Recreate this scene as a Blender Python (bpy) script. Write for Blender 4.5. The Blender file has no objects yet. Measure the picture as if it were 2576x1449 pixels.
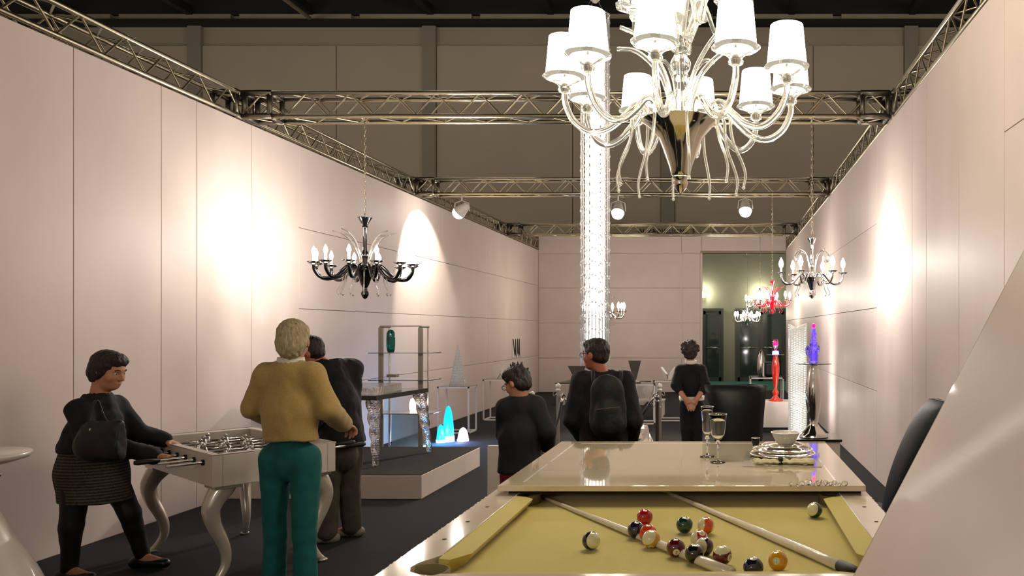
import bpy, bmesh, math, random
import numpy as np
from mathutils import Vector, Matrix, Quaternion, noise
random.seed(7); np.random.seed(7)
PI = math.pi
SC = bpy.context.scene
COL = SC.collection

# ------------------------------------------------------------------ camera
EYE = 1.55          # lens height
FPX = 2000.0        # focal length in pixels of a 2576 px wide frame
CX, CY = 1815.0, 830.0   # where the optical axis meets the (cropped) frame
cam_d = bpy.data.cameras.new('camera'); cam = bpy.data.objects.new('camera', cam_d); COL.objects.link(cam)
cam.location = (0, 0, EYE); cam.rotation_euler = (PI/2, 0, 0)
cam_d.sensor_width = 36; cam_d.lens = FPX/2576*36
cam_d.shift_x = -(CX-1288)/2576; cam_d.shift_y = (CY-724.5)/2576
cam_d.clip_start = .05; cam_d.clip_end = 200
SC.camera = cam

# ------------------------------------------------------------------ world, view, hall light
SC.view_settings.view_transform = 'Standard'; SC.view_settings.look = 'None'
SC.view_settings.exposure = 0.3; SC.view_settings.gamma = 1.0
SC.view_settings.use_curve_mapping = False
W = bpy.data.worlds.new('hall_air'); SC.world = W; W.use_nodes = True
W.node_tree.nodes['Background'].inputs[0].default_value = (1.0, .89, .76, 1)
W.node_tree.nodes['Background'].inputs[1].default_value = .34
SC.cycles.max_bounces = 6; SC.cycles.transmission_bounces = 6; SC.cycles.glossy_bounces = 3
SC.cycles.transparent_max_bounces = 12; SC.cycles.diffuse_bounces = 2
SC.cycles.caustics_reflective = False; SC.cycles.caustics_refractive = False
SC.cycles.sample_clamp_indirect = 4.0
SC.cycles.use_denoising = True; SC.cycles.adaptive_threshold = .06

BULB = 60.0         # surface strength of the small bare bulbs
def lamp(name, loc, watts, parent, color=(1, .95, .89), radius=.05):
    l = bpy.data.lights.new(name, 'POINT'); l.energy = watts; l.color = color; l.shadow_soft_size = radius
    o = bpy.data.objects.new(name, l); COL.objects.link(o); o.location = loc; o.parent = parent
    return o
def spot(name, loc, target, watts, parent, angle=60, blend=.25, color=(1, .90, .78), radius=.04):
    l = bpy.data.lights.new(name, 'SPOT'); l.energy = watts; l.color = color; l.shadow_soft_size = radius
    l.spot_size = math.radians(angle); l.spot_blend = blend
    o = bpy.data.objects.new(name, l); COL.objects.link(o); o.location = loc; o.parent = parent
    d = Vector(target)-Vector(loc)
    o.rotation_euler = d.to_track_quat('-Z', 'Y').to_euler()
    return o

# ------------------------------------------------------------------ helpers
def at(x, y, Y):
    "photograph pixel + distance -> point of the place"
    return Vector(((x-CX)*Y/FPX, Y, EYE-(y-CY)*Y/FPX))
def lin(r, g, b):
    f = lambda c: (c/255/12.92) if c/255 <= .04045 else ((c/255+.055)/1.055)**2.4
    return (f(r), f(g), f(b), 1)

M = {}
def mat(name, rgb, rough=.5, metal=0., trans=0., emit=None, estr=0., vary=0., scale=20., bump=0., bscale=None,
        coat=0., ior=1.45, sheen=0., stretch=None, spec=None):
    m = bpy.data.materials.new(name); m.use_nodes = True
    nt = m.node_tree; b = nt.nodes['Principled BSDF']
    c = lin(*rgb); b.inputs['Base Color'].default_value = c
    b.inputs['Roughness'].default_value = rough; b.inputs['Metallic'].default_value = metal
    b.inputs['Transmission Weight'].default_value = trans; b.inputs['IOR'].default_value = ior
    b.inputs['Coat Weight'].default_value = coat; b.inputs['Coat Roughness'].default_value = .04
    if spec is not None: b.inputs['Specular IOR Level'].default_value = spec
    if sheen: b.inputs['Sheen Weight'].default_value = sheen
    if emit:
        b.inputs['Emission Color'].default_value = lin(*emit); b.inputs['Emission Strength'].default_value = estr
        if estr < 3: m.cycles.emission_sampling = 'NONE'     # faint glows: found by bounces, not sampled as lamps
    if vary or bump:
        tc = nt.nodes.new('ShaderNodeTexCoord'); mp = nt.nodes.new('ShaderNodeMapping')
        nt.links.new(tc.outputs['Object'], mp.inputs[0])
        if stretch: mp.inputs['Scale'].default_value = stretch
        n = nt.nodes.new('ShaderNodeTexNoise'); n.inputs['Scale'].default_value = scale; n.inputs['Detail'].default_value = 5
        nt.links.new(mp.outputs[0], n.inputs['Vector'])
        if vary:
            r = nt.nodes.new('ShaderNodeValToRGB')
            r.color_ramp.elements[0].position = .3; r.color_ramp.elements[1].position = .7
            r.color_ramp.elements[0].color = (*[v*(1-vary) for v in c[:3]], 1)
            r.color_ramp.elements[1].color = (*[min(1, v*(1+vary)) for v in c[:3]], 1)
            nt.links.new(n.outputs['Fac'], r.inputs[0]); nt.links.new(r.outputs[0], b.inputs['Base Color'])
        if bump:
            n2 = n
            if bscale:
                n2 = nt.nodes.new('ShaderNodeTexNoise'); n2.inputs['Scale'].default_value = bscale
                nt.links.new(mp.outputs[0], n2.inputs['Vector'])
            bp = nt.nodes.new('ShaderNodeBump'); bp.inputs['Strength'].default_value = bump; bp.inputs['Distance'].default_value = .01
            nt.links.new(n2.outputs['Fac'], bp.inputs['Height']); nt.links.new(bp.outputs[0], b.inputs['Normal'])
    M[name] = m
    return m

mat('wall_laminate', (222, 204, 194), .5, vary=.03, scale=3, stretch=(1, 1, .25), spec=.22)
mat('wall_back_laminate', (218, 200, 190), .5, vary=.03, scale=3)
mat('joint', (142, 112, 90), .8)
mat('carpet', (18, 15, 13), .95, vary=.25, scale=160, bump=.5, bscale=400)
mat('carpet_top', (29, 24, 20), .95, vary=.2, scale=160, bump=.5, bscale=400)
mat('plinth_white', (222, 206, 192), .55, vary=.03, scale=4)
mat('hall_grey', (150, 138, 120), .8, vary=.05, scale=.6)
mat('hall_panel', (162, 148, 130), .75, vary=.04, scale=.5)
mat('hall_pillar', (128, 120, 106), .8, vary=.05, scale=.6)
mat('hall_dark', (16, 16, 14), .8, vary=.2, scale=.6)
mat('hall_strip', (150, 140, 112), .7, vary=.1, scale=2)
mat('hall_ceiling', (34, 32, 28), .9, vary=.3, scale=.4)
mat('letter', (26, 22, 20), .6)
mat('aluminium', (196, 186, 160), .28, 1., vary=.08, scale=30)
mat('truss_brace', (190, 178, 150), .32, 1., vary=.1, scale=30)
mat('truss_node', (120, 112, 98), .4, 1.)
mat('lacquer', (230, 212, 186), .12, coat=.6, vary=.02, scale=8)
mat('slab_lacquer', (230, 209, 170), .03, coat=1., spec=.8, vary=.015, scale=6)
mat('board_lacquer', (234, 212, 194), .38, coat=.2, vary=.03, scale=3)
mat('board_edge', (178, 160, 140), .3, coat=.3)
mat('cloth', (206, 186, 96), .95, vary=.05, scale=220, bump=.15, bscale=500, sheen=.2)
mat('pocket_dark', (40, 33, 22), .8)
mat('pocket_leather', (120, 108, 66), .8)
mat('underframe', (60, 46, 30), .6)
mat('white_gloss', (255, 246, 232), .15, coat=1., spec=1.)
mat('cue_wood', (232, 218, 190), .25, coat=.5, vary=.05, scale=20)
mat('rubber', (24, 20, 18), .6)
mat('silver_lacquer', (214, 202, 184), .22, .35, coat=.6)
mat('table_white', (222, 210, 194), .3, coat=.3, vary=.02, scale=6)
mat('field_dark', (64, 60, 54), .6, vary=.2, scale=30)
mat('chrome', (225, 222, 215), .08, 1.)
mat('chrome_soft', (200, 196, 188), .2, 1.)
mat('smoked_chrome', (212, 206, 186), .1, 1.)
mat('player_silver', (170, 165, 158), .35, .8)
mat('glass', (255, 255, 252), .0, trans=1., ior=1.45)
mat('glowing_lamp_glass', (255, 252, 240), .03, trans=1., ior=1.4, emit=(255, 246, 224), estr=.07)  # faint emission put into the glass to soften its dark refractions
mat('glass_ice', (250, 246, 242), .06, trans=.92, ior=1.45, bump=1., scale=22, stretch=(1, 1, .35))
mat('glass_green', (20, 120, 104), .03, trans=.85, ior=1.45)
mat('glass_blue', (186, 216, 236), .1, trans=.8, ior=1.3)
mat('glass_purple', (214, 204, 255), .03, trans=.95, emit=(130, 100, 255), estr=.06)
mat('crystal_lit', (240, 238, 230), .2, trans=.3, emit=(255, 250, 238), estr=.14)
mat('rim_silver', (250, 244, 228), .35, .7, emit=(255, 246, 225), estr=.0)
mat('glass_shelf', (206, 226, 222), .03, trans=.9)
mat('crystal_frost', (226, 226, 218), .25, trans=.35, bump=1., scale=60, vary=.12)
mat('strand_glass', (255, 250, 245), .02, trans=.8, emit=(255, 244, 232), estr=.45)  # light from the core put into the strands as their own glow
mat('strand_clear', (255, 252, 248), .02, trans=.96, emit=(255, 244, 232), estr=.03)  # fainter glow of the same kind put into the outer strands
mat('led_core', (255, 250, 245), .4, emit=(255, 247, 238), estr=5.)
mat('shade', (255, 252, 244), .7, emit=(255, 242, 220), estr=17.)
mat('shade_trim', (235, 224, 200), .6, emit=(255, 236, 205), estr=3.)
mat('bulb', (255, 250, 240), .4, emit=(255, 240, 218), estr=BULB)
mat('candle', (240, 235, 225), .4, emit=(255, 240, 218), estr=2.)
mat('black_glass', (10, 8, 8), .1, spec=.4)
mat('red_glass', (205, 20, 44), .06, trans=.35, coat=.8, emit=(255, 20, 50), estr=.25)
mat('red_lacquer', (214, 44, 20), .12, coat=1., emit=(255, 40, 10), estr=.06)
mat('magenta_glow', (240, 20, 120), .3, emit=(255, 10, 110), estr=2.2)
mat('violet_glow', (150, 120, 255), .3, emit=(130, 110, 255), estr=5.)
mat('violet_soft', (160, 130, 255), .3, emit=(140, 100, 255), estr=1.6)
mat('cyan_glow', (20, 170, 220), .3, trans=.2, emit=(0, 160, 215), estr=1.5, bump=1., scale=60)
mat('cyan_base', (150, 220, 255), .3, emit=(120, 200, 255), estr=7.)
mat('lavender_glow', (200, 190, 255), .3, emit=(215, 200, 255), estr=5., bump=.8, scale=60)
mat('pinkwhite_glow', (255, 225, 210), .4, emit=(255, 215, 195), estr=2.)
mat('white_light', (255, 255, 255), .4, emit=(255, 250, 245), estr=6.)
mat('spot_lens', (255, 255, 255), .3, emit=(255, 248, 238), estr=60.)
mat('pale_lamp', (255, 255, 255), .4, emit=(250, 250, 215), estr=14.)
mat('white_paint', (228, 218, 206), .4)
mat('black_leather', (9, 10, 8), .5, vary=.2, scale=60, bump=.15, spec=.2)
mat('black_matt', (16, 15, 15), .5)
mat('black_slab', (16, 20, 16), .25, coat=.3)
mat('grey_metal', (120, 112, 100), .4, .6)
mat('mirror', (200, 205, 190), .03, 1.)
mat('steel_post', (150, 146, 138), .3, .8)
mat('white_faceted', (232, 220, 208), .45)
mat('door_frame', (52, 54, 46), .5)
mat('door_glass', (40, 52, 46), .06, trans=.0, coat=1.)
mat('teal_carpet', (40, 100, 84), .95, vary=.15, scale=80)
mat('lobby_wall', (130, 128, 108), .7, vary=.05, scale=2)
mat('skin', (190, 132, 98), .55, vary=.06, scale=40)
mat('skin_red', (176, 106, 78), .55, vary=.06, scale=40)
mat('eye_white', (220, 215, 205), .2)
mat('eye_dark', (30, 20, 14), .2)
mat('lip', (150, 80, 66), .5)
mat('hair_dark', (34, 24, 20), .55, vary=.4, scale=90, bump=1., stretch=(1, 1, .25))
mat('hair_brown', (52, 36, 26), .6, vary=.45, scale=70, bump=1.)
mat('hair_grey', (176, 160, 120), .6, vary=.35, scale=90, bump=1., stretch=(1, 1, .3))
mat('jacket_black', (9, 8, 10), .85, vary=.3, scale=14)
mat('jacket_plum', (12, 9, 12), .8, vary=.3, scale=12)
mat('blazer_navy', (8, 7, 12), .85, vary=.25, scale=14)
mat('sweater_ochre', (178, 148, 84), .9, vary=.10, scale=120, bump=.3, bscale=520, sheen=.25)
mat('sweater_navy', (10, 9, 15), .9, vary=.2, scale=60, bump=.3)
mat('trouser_teal', (12, 88, 84), .85, vary=.18, scale=14, bump=.3)
mat('trouser_grey', (66, 60, 50), .9, vary=.2, scale=14, bump=.3)
mat('trouser_black', (10, 10, 10), .85, vary=.2, scale=14)
mat('trouser_red', (120, 14, 34), .85, vary=.15, scale=14)
mat('shirt_white', (225, 215, 196), .7)
mat('tights', (9, 8, 9), .6)
mat('shoe_black', (16, 14, 13), .35)
mat('shoe_grey', (120, 112, 96), .7)
mat('bag_dark', (14, 17, 14), .45, vary=.2, scale=30, bump=.2)
mat('bag_grey', (84, 78, 70), .7, vary=.15, scale=30)
mat('pack_dark', (13, 13, 9), .7, vary=.3, scale=30, bump=.3)
mat('napkin', (214, 202, 160), .8, vary=.05, scale=40, bump=.3)
mat('plate_glass', (236, 226, 196), .06, trans=.35, coat=1.)
mat('plate_rim', (226, 214, 186), .1, .8)
mat('bowl_frost', (236, 228, 214), .2, trans=.3, bump=.8, scale=60, coat=.6)
mat('cable', (150, 140, 125), .6)

def tweed():
    m = mat('tweed', (70, 66, 56), .95, vary=.3, scale=160, bump=.6, bscale=200)
    nt = m.node_tree; b = nt.nodes['Principled BSDF']
    tc = nt.nodes.new('ShaderNodeTexCoord')
    w = nt.nodes.new('ShaderNodeTexWave'); w.bands_direction = 'Z'; w.inputs['Scale'].default_value = 17
    w.inputs['Distortion'].default_value = 2.2; w.inputs['Detail'].default_value = 3; w.inputs['Detail Scale'].default_value = 6
    nt.links.new(tc.outputs['Object'], w.inputs['Vector'])
    r = nt.nodes.new('ShaderNodeValToRGB'); r.color_ramp.elements[0].color = lin(36, 34, 28); r.color_ramp.elements[1].color = lin(92, 86, 70)
    nt.links.new(w.outputs['Color'], r.inputs[0]); nt.links.new(r.outputs[0], b.inputs['Base Color'])
tweed()

# --- meshes -------------------------------------------------------
class MB:
    "collects shapes; build() links them as ONE mesh object"
    def __init__(s): s.v = []; s.f = []; s.sm = []
    def add(s, v, f, smooth=False):
        n = len(s.v); s.v += [tuple(p) for p in v]; s.f += [tuple(i+n for i in q) for q in f]; s.sm += [smooth]*len(f); return s
    def box(s, lo, hi):
        x0, y0, z0 = lo; x1, y1, z1 = hi
        return s.add([(x0,y0,z0),(x1,y0,z0),(x1,y1,z0),(x0,y1,z0),(x0,y0,z1),(x1,y0,z1),(x1,y1,z1),(x0,y1,z1)],
                     [(0,3,2,1),(4,5,6,7),(0,1,5,4),(1,2,6,5),(2,3,7,6),(3,0,4,7)])
    def bbox(s, lo, hi, r=.004, seg=2):
        bm = bmesh.new(); bmesh.ops.create_cube(bm, size=1)
        for v in bm.verts:
            v.co = Vector([(lo[i]+hi[i])/2 + v.co[i]*(hi[i]-lo[i]) for i in range(3)])
        bmesh.ops.bevel(bm, geom=bm.edges[:], offset=r, segments=seg, affect='EDGES', profile=.5)
        return s.addbm(bm)
    def addbm(s, bm, smooth=False):
        bm.verts.ensure_lookup_table(); bm.verts.index_update()
        s.add([v.co[:] for v in bm.verts], [[v.index for v in f.verts] for f in bm.faces], smooth); bm.free(); return s
    def tube(s, pts, rad, seg=10, caps=True, flat=None, smooth=True):
        pts = [Vector(p) for p in pts]; n = len(pts)
        rad = [rad]*n if not hasattr(rad, '__len__') else list(rad)
        T = []
        for i in range(n):
            t = (pts[min(i+1, n-1)]-pts[max(i-1, 0)]); T.append(t.normalized() if t.length > 1e-9 else Vector((0, 0, 1)))
        up = Vector((0, 0, 1)) if abs(T[0].z) < .9 else Vector((0, 1, 0))
        nrm = T[0].cross(up).normalized(); vs = []
        for i in range(n):
            if i: nrm = (nrm - T[i]*nrm.dot(T[i])).normalized()
            bi = T[i].cross(nrm)
            for k in range(seg):
                a = 2*PI*k/seg
                vs.append(pts[i] + nrm*math.cos(a)*rad[i] + bi*math.sin(a)*rad[i]*(flat if flat else 1))
        fs = [(i*seg+k, i*seg+(k+1) % seg, (i+1)*seg+(k+1) % seg, (i+1)*seg+k) for i in range(n-1) for k in range(seg)]
        if caps: fs += [tuple(range(seg-1, -1, -1)), tuple((n-1)*seg+k for k in range(seg))]
        return s.add(vs, fs, smooth)
    def lathe(s, prof, seg=24, c=(0, 0, 0), smooth=True, axis=None, ripple=None):
        vs = []; fs = []; n = len(prof)
        for (r, z) in prof:
            for k in range(seg):
                a = 2*PI*k/seg; rr = max(r, 1e-4)
                if ripple: rr *= 1+ripple[1]*math.cos(ripple[0]*a)
                vs.append((c[0]+rr*math.cos(a), c[1]+rr*math.sin(a), c[2]+z))
        for i in range(n-1):
            for k in range(seg):
                fs.append((i*seg+k, i*seg+(k+1) % seg, (i+1)*seg+(k+1) % seg, (i+1)*seg+k))
        if prof[0] != prof[-1]:
            fs.append(tuple(range(seg-1, -1, -1))); fs.append(tuple((n-1)*seg+k for k in range(seg)))
        return s.add(vs, fs, smooth)
    def prism(s, poly, d):
        "planar polygon (3D points) pushed along vector d"
        n = len(poly); d = Vector(d); a = [Vector(p) for p in poly]; b = [p+d for p in a]
        return s.add(a+b, [tuple(range(n-1, -1, -1)), tuple(range(n, 2*n))] + [(i, (i+1) % n, n+(i+1) % n, n+i) for i in range(n)])
    def sphere(s, c, r, seg=16, rings=10):
        rr = r if hasattr(r, '__len__') else (r, r, r); vs = []; fs = []
        for i in range(rings+1):
            t = PI*i/rings
            for k in range(seg):
                a = 2*PI*k/seg
                vs.append((c[0]+rr[0]*max(math.sin(t), 1e-3)*math.cos(a), c[1]+rr[1]*max(math.sin(t), 1e-3)*math.sin(a), c[2]-rr[2]*math.cos(t)))
        for i in range(rings):
            for k in range(seg): fs.append((i*seg+k, i*seg+(k+1) % seg, (i+1)*seg+(k+1) % seg, (i+1)*seg+k))
        return s.add(vs, fs, True)
    def move(s, off):
        off = Vector(off); s.v = [tuple(Vector(p)+off) for p in s.v]; return s
    def mesh(s, name):
        me = bpy.data.meshes.new(name); me.from_pydata(s.v, [], s.f)
        me.polygons.foreach_set('use_smooth', s.sm)
        bm = bmesh.new(); bm.from_mesh(me); bmesh.ops.recalc_face_normals(bm, faces=bm.faces[:]); bm.to_mesh(me); bm.free()
        me.update(); return me
    def build(s, name, m, parent=None, world=True):
        "world=True: shapes are in place coordinates and shifted into the (unrotated) parent's frame"
        if parent is not None and world:
            s.move(-root_loc(parent))
        me = s.mesh(name); me.materials.append(M[m] if isinstance(m, str) else m)
        o = bpy.data.objects.new(name, me); COL.objects.link(o); o.parent = parent
        return o
def root_loc(o):
    while o.parent is not None: o = o.parent
    return o.location.copy()
def tag(o, label=None, cat=None, group=None, kind=None):
    if label: o['label'] = label
    if cat: o['category'] = cat
    if group: o['group'] = group
    if kind: o['kind'] = kind
    return o
def thing(name, label, cat, loc=(0, 0, 0), rz=0., group=None, kind=None):
    o = bpy.data.objects.new(name, None); COL.objects.link(o); o.location = loc; o.rotation_euler = (0, 0, rz)
    o.empty_display_size = .1
    return tag(o, label, cat, group, kind)
def solo(name, mb, m, label, cat, loc=(0, 0, 0), rz=0., group=None, world=True):
    "a thing that is one mesh; origin at loc"
    if world: mb.move(-Vector(loc))
    o = mb.build(name, m); o.location = loc; o.rotation_euler = (0, 0, rz); return tag(o, label, cat, group)
def inst(me, name, parent, loc=(0, 0, 0), rot=None, quat=None):
    o = bpy.data.objects.new(name, me); COL.objects.link(o); o.parent = parent; o.location = loc
    if rot: o.rotation_euler = rot
    if quat is not None: o.rotation_mode = 'QUATERNION'; o.rotation_quaternion = quat
    return o
def withmat(me, m):
    me.materials.append(M[m]); return me
def smooth_path(pts, n=6):
    "Catmull-Rom through pts"
    P = [Vector(p) for p in pts]; P = [2*P[0]-P[1]]+P+[2*P[-1]-P[-2]]; out = []
    for i in range(1, len(P)-2):
        for k in range(n):
            t = k/n; a, b, c, d = P[i-1], P[i], P[i+1], P[i+2]
            out.append(.5*((2*b)+(-a+c)*t+(2*a-5*b+4*c-d)*t*t+(-a+3*b-3*c+d)*t**3))
    out.append(P[-2]); return out

# ================================================================== the setting
XL, XR, YB = -4.58, 1.615, 19.9      # left wall, right wall, back wall
WT = 3.55                            # wall height
struct = lambda name, mb, m: tag(mb.build(name, m), kind='structure')
struct('floor', MB().box((-9, -5, -.06), (9, 20.4, 0)), 'carpet')
struct('floor_lobby', MB().box((-9, 20.4, -.06), (9, 28, -.002)), 'teal_carpet')

GAP = .0028
def panelled_wall(name, m, backing, cells, axis):
    w = struct(name, backing, 'joint')
    for (a0, a1, z0, z1) in cells:
        a0 += GAP; a1 -= GAP; z0 += (GAP if z0 > 0 else 0); z1 -= GAP
        b = MB()
        if axis == 'L': b.bbox((XL-.02, a0, z0), (XL, a1, z1), .002, 1)
        if axis == 'R': b.bbox((XR, a0, z0), (XR+.02, a1, z1), .002, 1)
        if axis == 'B': b.bbox((a0, YB, z0), (a1, YB+.02, z1), .002, 1)
        b.build('panel', m, w)
    return w
def cells_between(ys, zs): return [(ys[i], ys[i+1], zs[j], zs[j+1]) for i in range(len(ys)-1) for j in range(len(zs)-1)]
HZ = [0, .91, 1.78, 2.66, WT]
panelled_wall('wall_left', 'wall_laminate', MB().box((XL-.16, -3, 0), (XL-.02, YB+.02, WT)),
    cells_between([-3, -1.6, -.3, 1, 2.2, 3.4, 4.5, 5.62, 6.5, 6.94, 7.75, 8.62], [0, WT]) +
    cells_between([8.62, 12.1, 15.6, YB], HZ), 'L')
panelled_wall('wall_right', 'wall_laminate', MB().box((XR+.02, -3, 0), (XR+.16, YB+.02, WT)),
    cells_between([-3, -1.8, -.6, .6, 1.8, 3.1, 4.54], [0, 2.68, WT]) + cells_between([4.54, 5.41, 6.27, 6.73, 8.28], [0, WT]) +
    cells_between([8.28, 11.8, 15.4, YB], HZ), 'R')
# back wall, higher than the sides, with a tall opening at its right end
BT = 3.9; OX = -.5; OZ = 3.47
bw = MB().box((XL-.16, YB+.02, 0), (OX, YB+.16, BT)).box((OX, YB+.02, OZ), (XR+.16, YB+.16, BT))
BZ = [0, .85, 1.72, 2.6, 3.46, BT]
panelled_wall('wall_back', 'wall_back_laminate', bw, cells_between([XL, -3.1, -1.003, OX], BZ) + [(OX, XR, OZ, BT)], 'B')
struct('trim_1', MB().box((-1.018, YB-.012, .85), (-.988, YB+.01, 3.46)), 'plinth_white')        # pale upright strip
struct('trim_2', MB().bbox((OX-.03, YB-.03, 0), (OX+.02, YB+.16, OZ), .004), 'wall_laminate')    # door reveal
struct('trim_3', MB().bbox((OX-.03, YB-.03, OZ), (XR, YB+.16, OZ+.05), .004), 'hall_strip')

# the lobby seen through the opening: wall with two dark glazed doors and two wall lamps
LY = 24.0
lw = struct('wall_lobby', MB().box((-5, LY+.06, 2.2), (4, LY+.2, 4.0)).box((-5, LY+.06, 0), (-.62, LY+.2, 2.2))
            .box((.06, LY+.06, 0), (.42, LY+.2, 2.2)).box((1.95, LY+.06, 0), (4, LY+.2, 2.2)), 'lobby_wall')
def glazed_door(n, x0, x1, leaves):
    d = tag(MB().box((x0, LY+.0, 2.12), (x1, LY+.12, 2.2)).box((x0, LY, 0), (x0+.07, LY+.12, 2.12))
            .box((x1-.07, LY, 0), (x1, LY+.12, 2.12)).build('door_%d' % n, 'door_frame'), kind='structure')
    w = (x1-x0-.14)/leaves
    for i in range(leaves):
        a = x0+.07+i*w; b = a+w
        lf = MB().box((a, LY+.02, 0), (a+.07, LY+.07, 2.12)).box((b-.07, LY+.02, 0), (b, LY+.07, 2.12)).box((a, LY+.02, 0), (b, LY+.07, .12)).box((a, LY+.02, 2.02), (b, LY+.07, 2.12)).build('door_leaf', 'door_frame', d)
        MB().box((a+.07, LY+.04, .12), (b-.07, LY+.05, 2.02)).build('pane', 'door_glass', lf)
        MB().tube([(a+.1, LY-.03, 1.02), (b-.1, LY-.03, 1.02)], .016, 8).build('push_bar', 'chrome_soft', lf)
glazed_door(1, -.62, .06, 1); glazed_door(2, .42, 1.95, 2)
for i, (x, lab) in enumerate(((-.55, 'small lit wall lamp beyond the opening, left above the single glazed door'), (1.16, 'small lit wall lamp beyond the opening, above the double glazed door'))):
    t = thing('wall_lamp', lab, 'wall lamp', (x, LY+.06, 2.62), group='lobby wall lamps')
    MB().bbox((-.05, -.03, -.1), (.05, 0, .1), .005).build('backplate', 'chrome_soft', t, False)
    MB().lathe([(.06, -.09), (.075, .09)], 16, (0, -.09, 0)).build('lamp_shade', 'pale_lamp', t, False)
    lamp('wall_lamp_light', (0, -.25, .05), 22, t, (1, 1, .8))

# ------------------------------------------------------------------ the exhibition hall behind
HY = 28.0
HS = HY/FPX
hx = lambda x: (x-CX)*HS
hz = lambda y: EYE-(y-CY)*HS
wf = struct('wall_far', MB().box((-34, HY+.1, 0), (22, HY+.4, 15)), 'hall_grey')
pill = [-110, 490, 1080, 1680, 2292, 2890]
for p in pill:
    MB().box((hx(p-17), HY-.05, 0), (hx(p+17), HY+.1, hz(66))).build('pillar', 'hall_pillar', wf)
for a, b in zip(pill[:-1], pill[1:]):
    mid = (a+b)/2
    for (u, v) in ((a+17, mid+60), (mid+60, b-17)):
        MB().bbox((hx(u)+.012, HY+.02, .0), (hx(v)-.012, HY+.1, hz(114)), .01, 1).build('panel', 'hall_panel', wf)
MB().box((-34, HY-.25, hz(66)), (22, HY+.1, hz(54))).build('edge_beam', 'hall_dark', wf)
for a, b in zip(range(-400, 3000, 302), range(-98, 3300, 302)):
    MB().box((hx(a+100), HY-.1, hz(54)), (hx(b+78), HY+.1, hz(38))).build('light_strip', 'hall_strip', wf)
MB().box((-34, HY-.02, hz(38)), (22, HY+.1, 15)).build('fascia', 'hall_ceiling', wf)
hc = struct('ceiling', MB().box((-34, -8, hz(20)+1.2), (22, HY+.4, hz(20)+1.4)), 'hall_ceiling')
for k in range(-3, 9):
    x = hx(480+302*k)
    MB().box((x-.1, -2, hz(40)), (x+.12, HY-.1, hz(18))).build('purlin', 'hall_dark', hc)
MB().tube([(hx(790), HY-.3, hz(54)), (hx(790), 8, hz(54))], .07, 8).build('conduit', 'hall_strip', hc)
# added lamps, unseen above the frame, that brighten the far hall wall
for i, x in enumerate((-15, -9, -3, 3, 9)):
    t = thing('pale_lamp', 'added unseen high-bay lamp under the dark hall ceiling, %s from the left of five' % ('first', 'second', 'third', 'fourth', 'fifth')[i], 'ceiling lamp', (x, 21.0, 12.3), group='added hall lamps')
    MB().lathe([(.05, .5), (.12, .42), (.16, .3), (.34, .0), (.35, .0), (.17, .32), (.05, .52)], 20).build('reflector', 'grey_metal', t, False)
    MB().lathe([(.001, .06), (.12, .08), (.12, .2), (.001, .25)], 14).build('bulb', 'pale_lamp', t, False)
    MB().tube([(0, 0, .5), (0, 0, hz(20)+1.2-12.3)], .015, 6).build('hanger', 'grey_metal', t, False)
    lamp('added_hall_light', (0, 0, -.05), 170, t, (1, .91, .76), .2)
# dark letters on the hall wall above the stand's back wall
def letters(txt, name, loc, size, m, parent=None, rot=(PI/2, 0, 0), depth=.01):
    cu = bpy.data.curves.new(name, 'FONT'); cu.body = txt; cu.size = size; cu.extrude = depth; cu.align_x = 'CENTER'; cu.align_y = 'CENTER'; cu.space_character = 1.15
    o = bpy.data.objects.new(name, cu); COL.objects.link(o)
    dg = bpy.context.evaluated_depsgraph_get(); me = bpy.data.meshes.new_from_object(o.evaluated_get(dg))
    bpy.data.objects.remove(o); me.materials.clear(); me.materials.append(M[m])
    o = bpy.data.objects.new(name, me); COL.objects.link(o); o.location = loc; o.rotation_euler = rot; o.parent = parent
    return o
sg = thing('hall_sign', 'beige hall lintel sign with dark capital letters above the back wall', 'sign', (hx(1679), HY-.1, hz(583)))
MB().bbox((-2.6, -.04, -.28), (1.6, .04, .32), .01, 1).build('board', 'hall_strip', sg, False)
for wd, xx in (('AL', -.88), ('PADIGLIONE', .03), ('5', .92)): letters(wd, 'sign_word', (xx, -.05, 0), .215, 'letter', sg)

# ------------------------------------------------------------------ trusses
TS = .22; TZ0 = WT+.03
def strut_mesh(length, r, m, name):
    return withmat(MB().tube([(0, 0, 0), (0, 0, length)], r, 6, caps=False).mesh(name), m)
def truss(label, p0, p1, pitch=.31, blocks=(), rc=.021):
    p0 = Vector(p0); p1 = Vector(p1); d = (p1-p0); L = d.length; d.normalize()
    s = Vector((0, 0, 1)).cross(d).normalized(); up = Vector((0, 0, 1))
    t = thing('lighting_truss', label, 'truss', p0, group='aluminium box trusses')
    corners = [s*(i*TS/2)+up*j*TS for i in (-1, 1) for j in (0, 1)]
    for c in corners:
        MB().tube([c, c+d*L], rc, 10).build('chord', 'aluminium', t, False)
    n = int(L/pitch); ph = L/n; bl = math.hypot(ph/2, TS)
    me = strut_mesh(bl, .0085, 'truss_brace', 'brace')
    for (a, b) in ((corners[0], corners[1]), (corners[2], corners[3]), (corners[0], corners[2]), (corners[1], corners[3])):
        if (a-b).z == 0 and a.z > .1: ph_off = .5
        for i in range(n):
            for h in (0, 1):
                A = (a if h == 0 else b)+d*(ph*(i+h*.5)); B = (b if h == 0 else a)+d*(ph*(i+.5+h*.5))
                inst(me, 'brace', t, A, quat=(B-A).to_track_quat('Z', 'Y'))
    for q in blocks:
        b = MB(); o = d*q
        for c in corners:
            b.tube([c+o-d*.02, c+o+d*.26], .03, 8)
        for dd in (0, .24):
            e = o+d*dd
            for (i, j) in ((0, 1), (1, 3), (3, 2), (2, 0)): b.tube([corners[i]+e, corners[j]+e], .026, 8)
        b.build('corner_block', 'truss_node', t, False)
    return t
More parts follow.
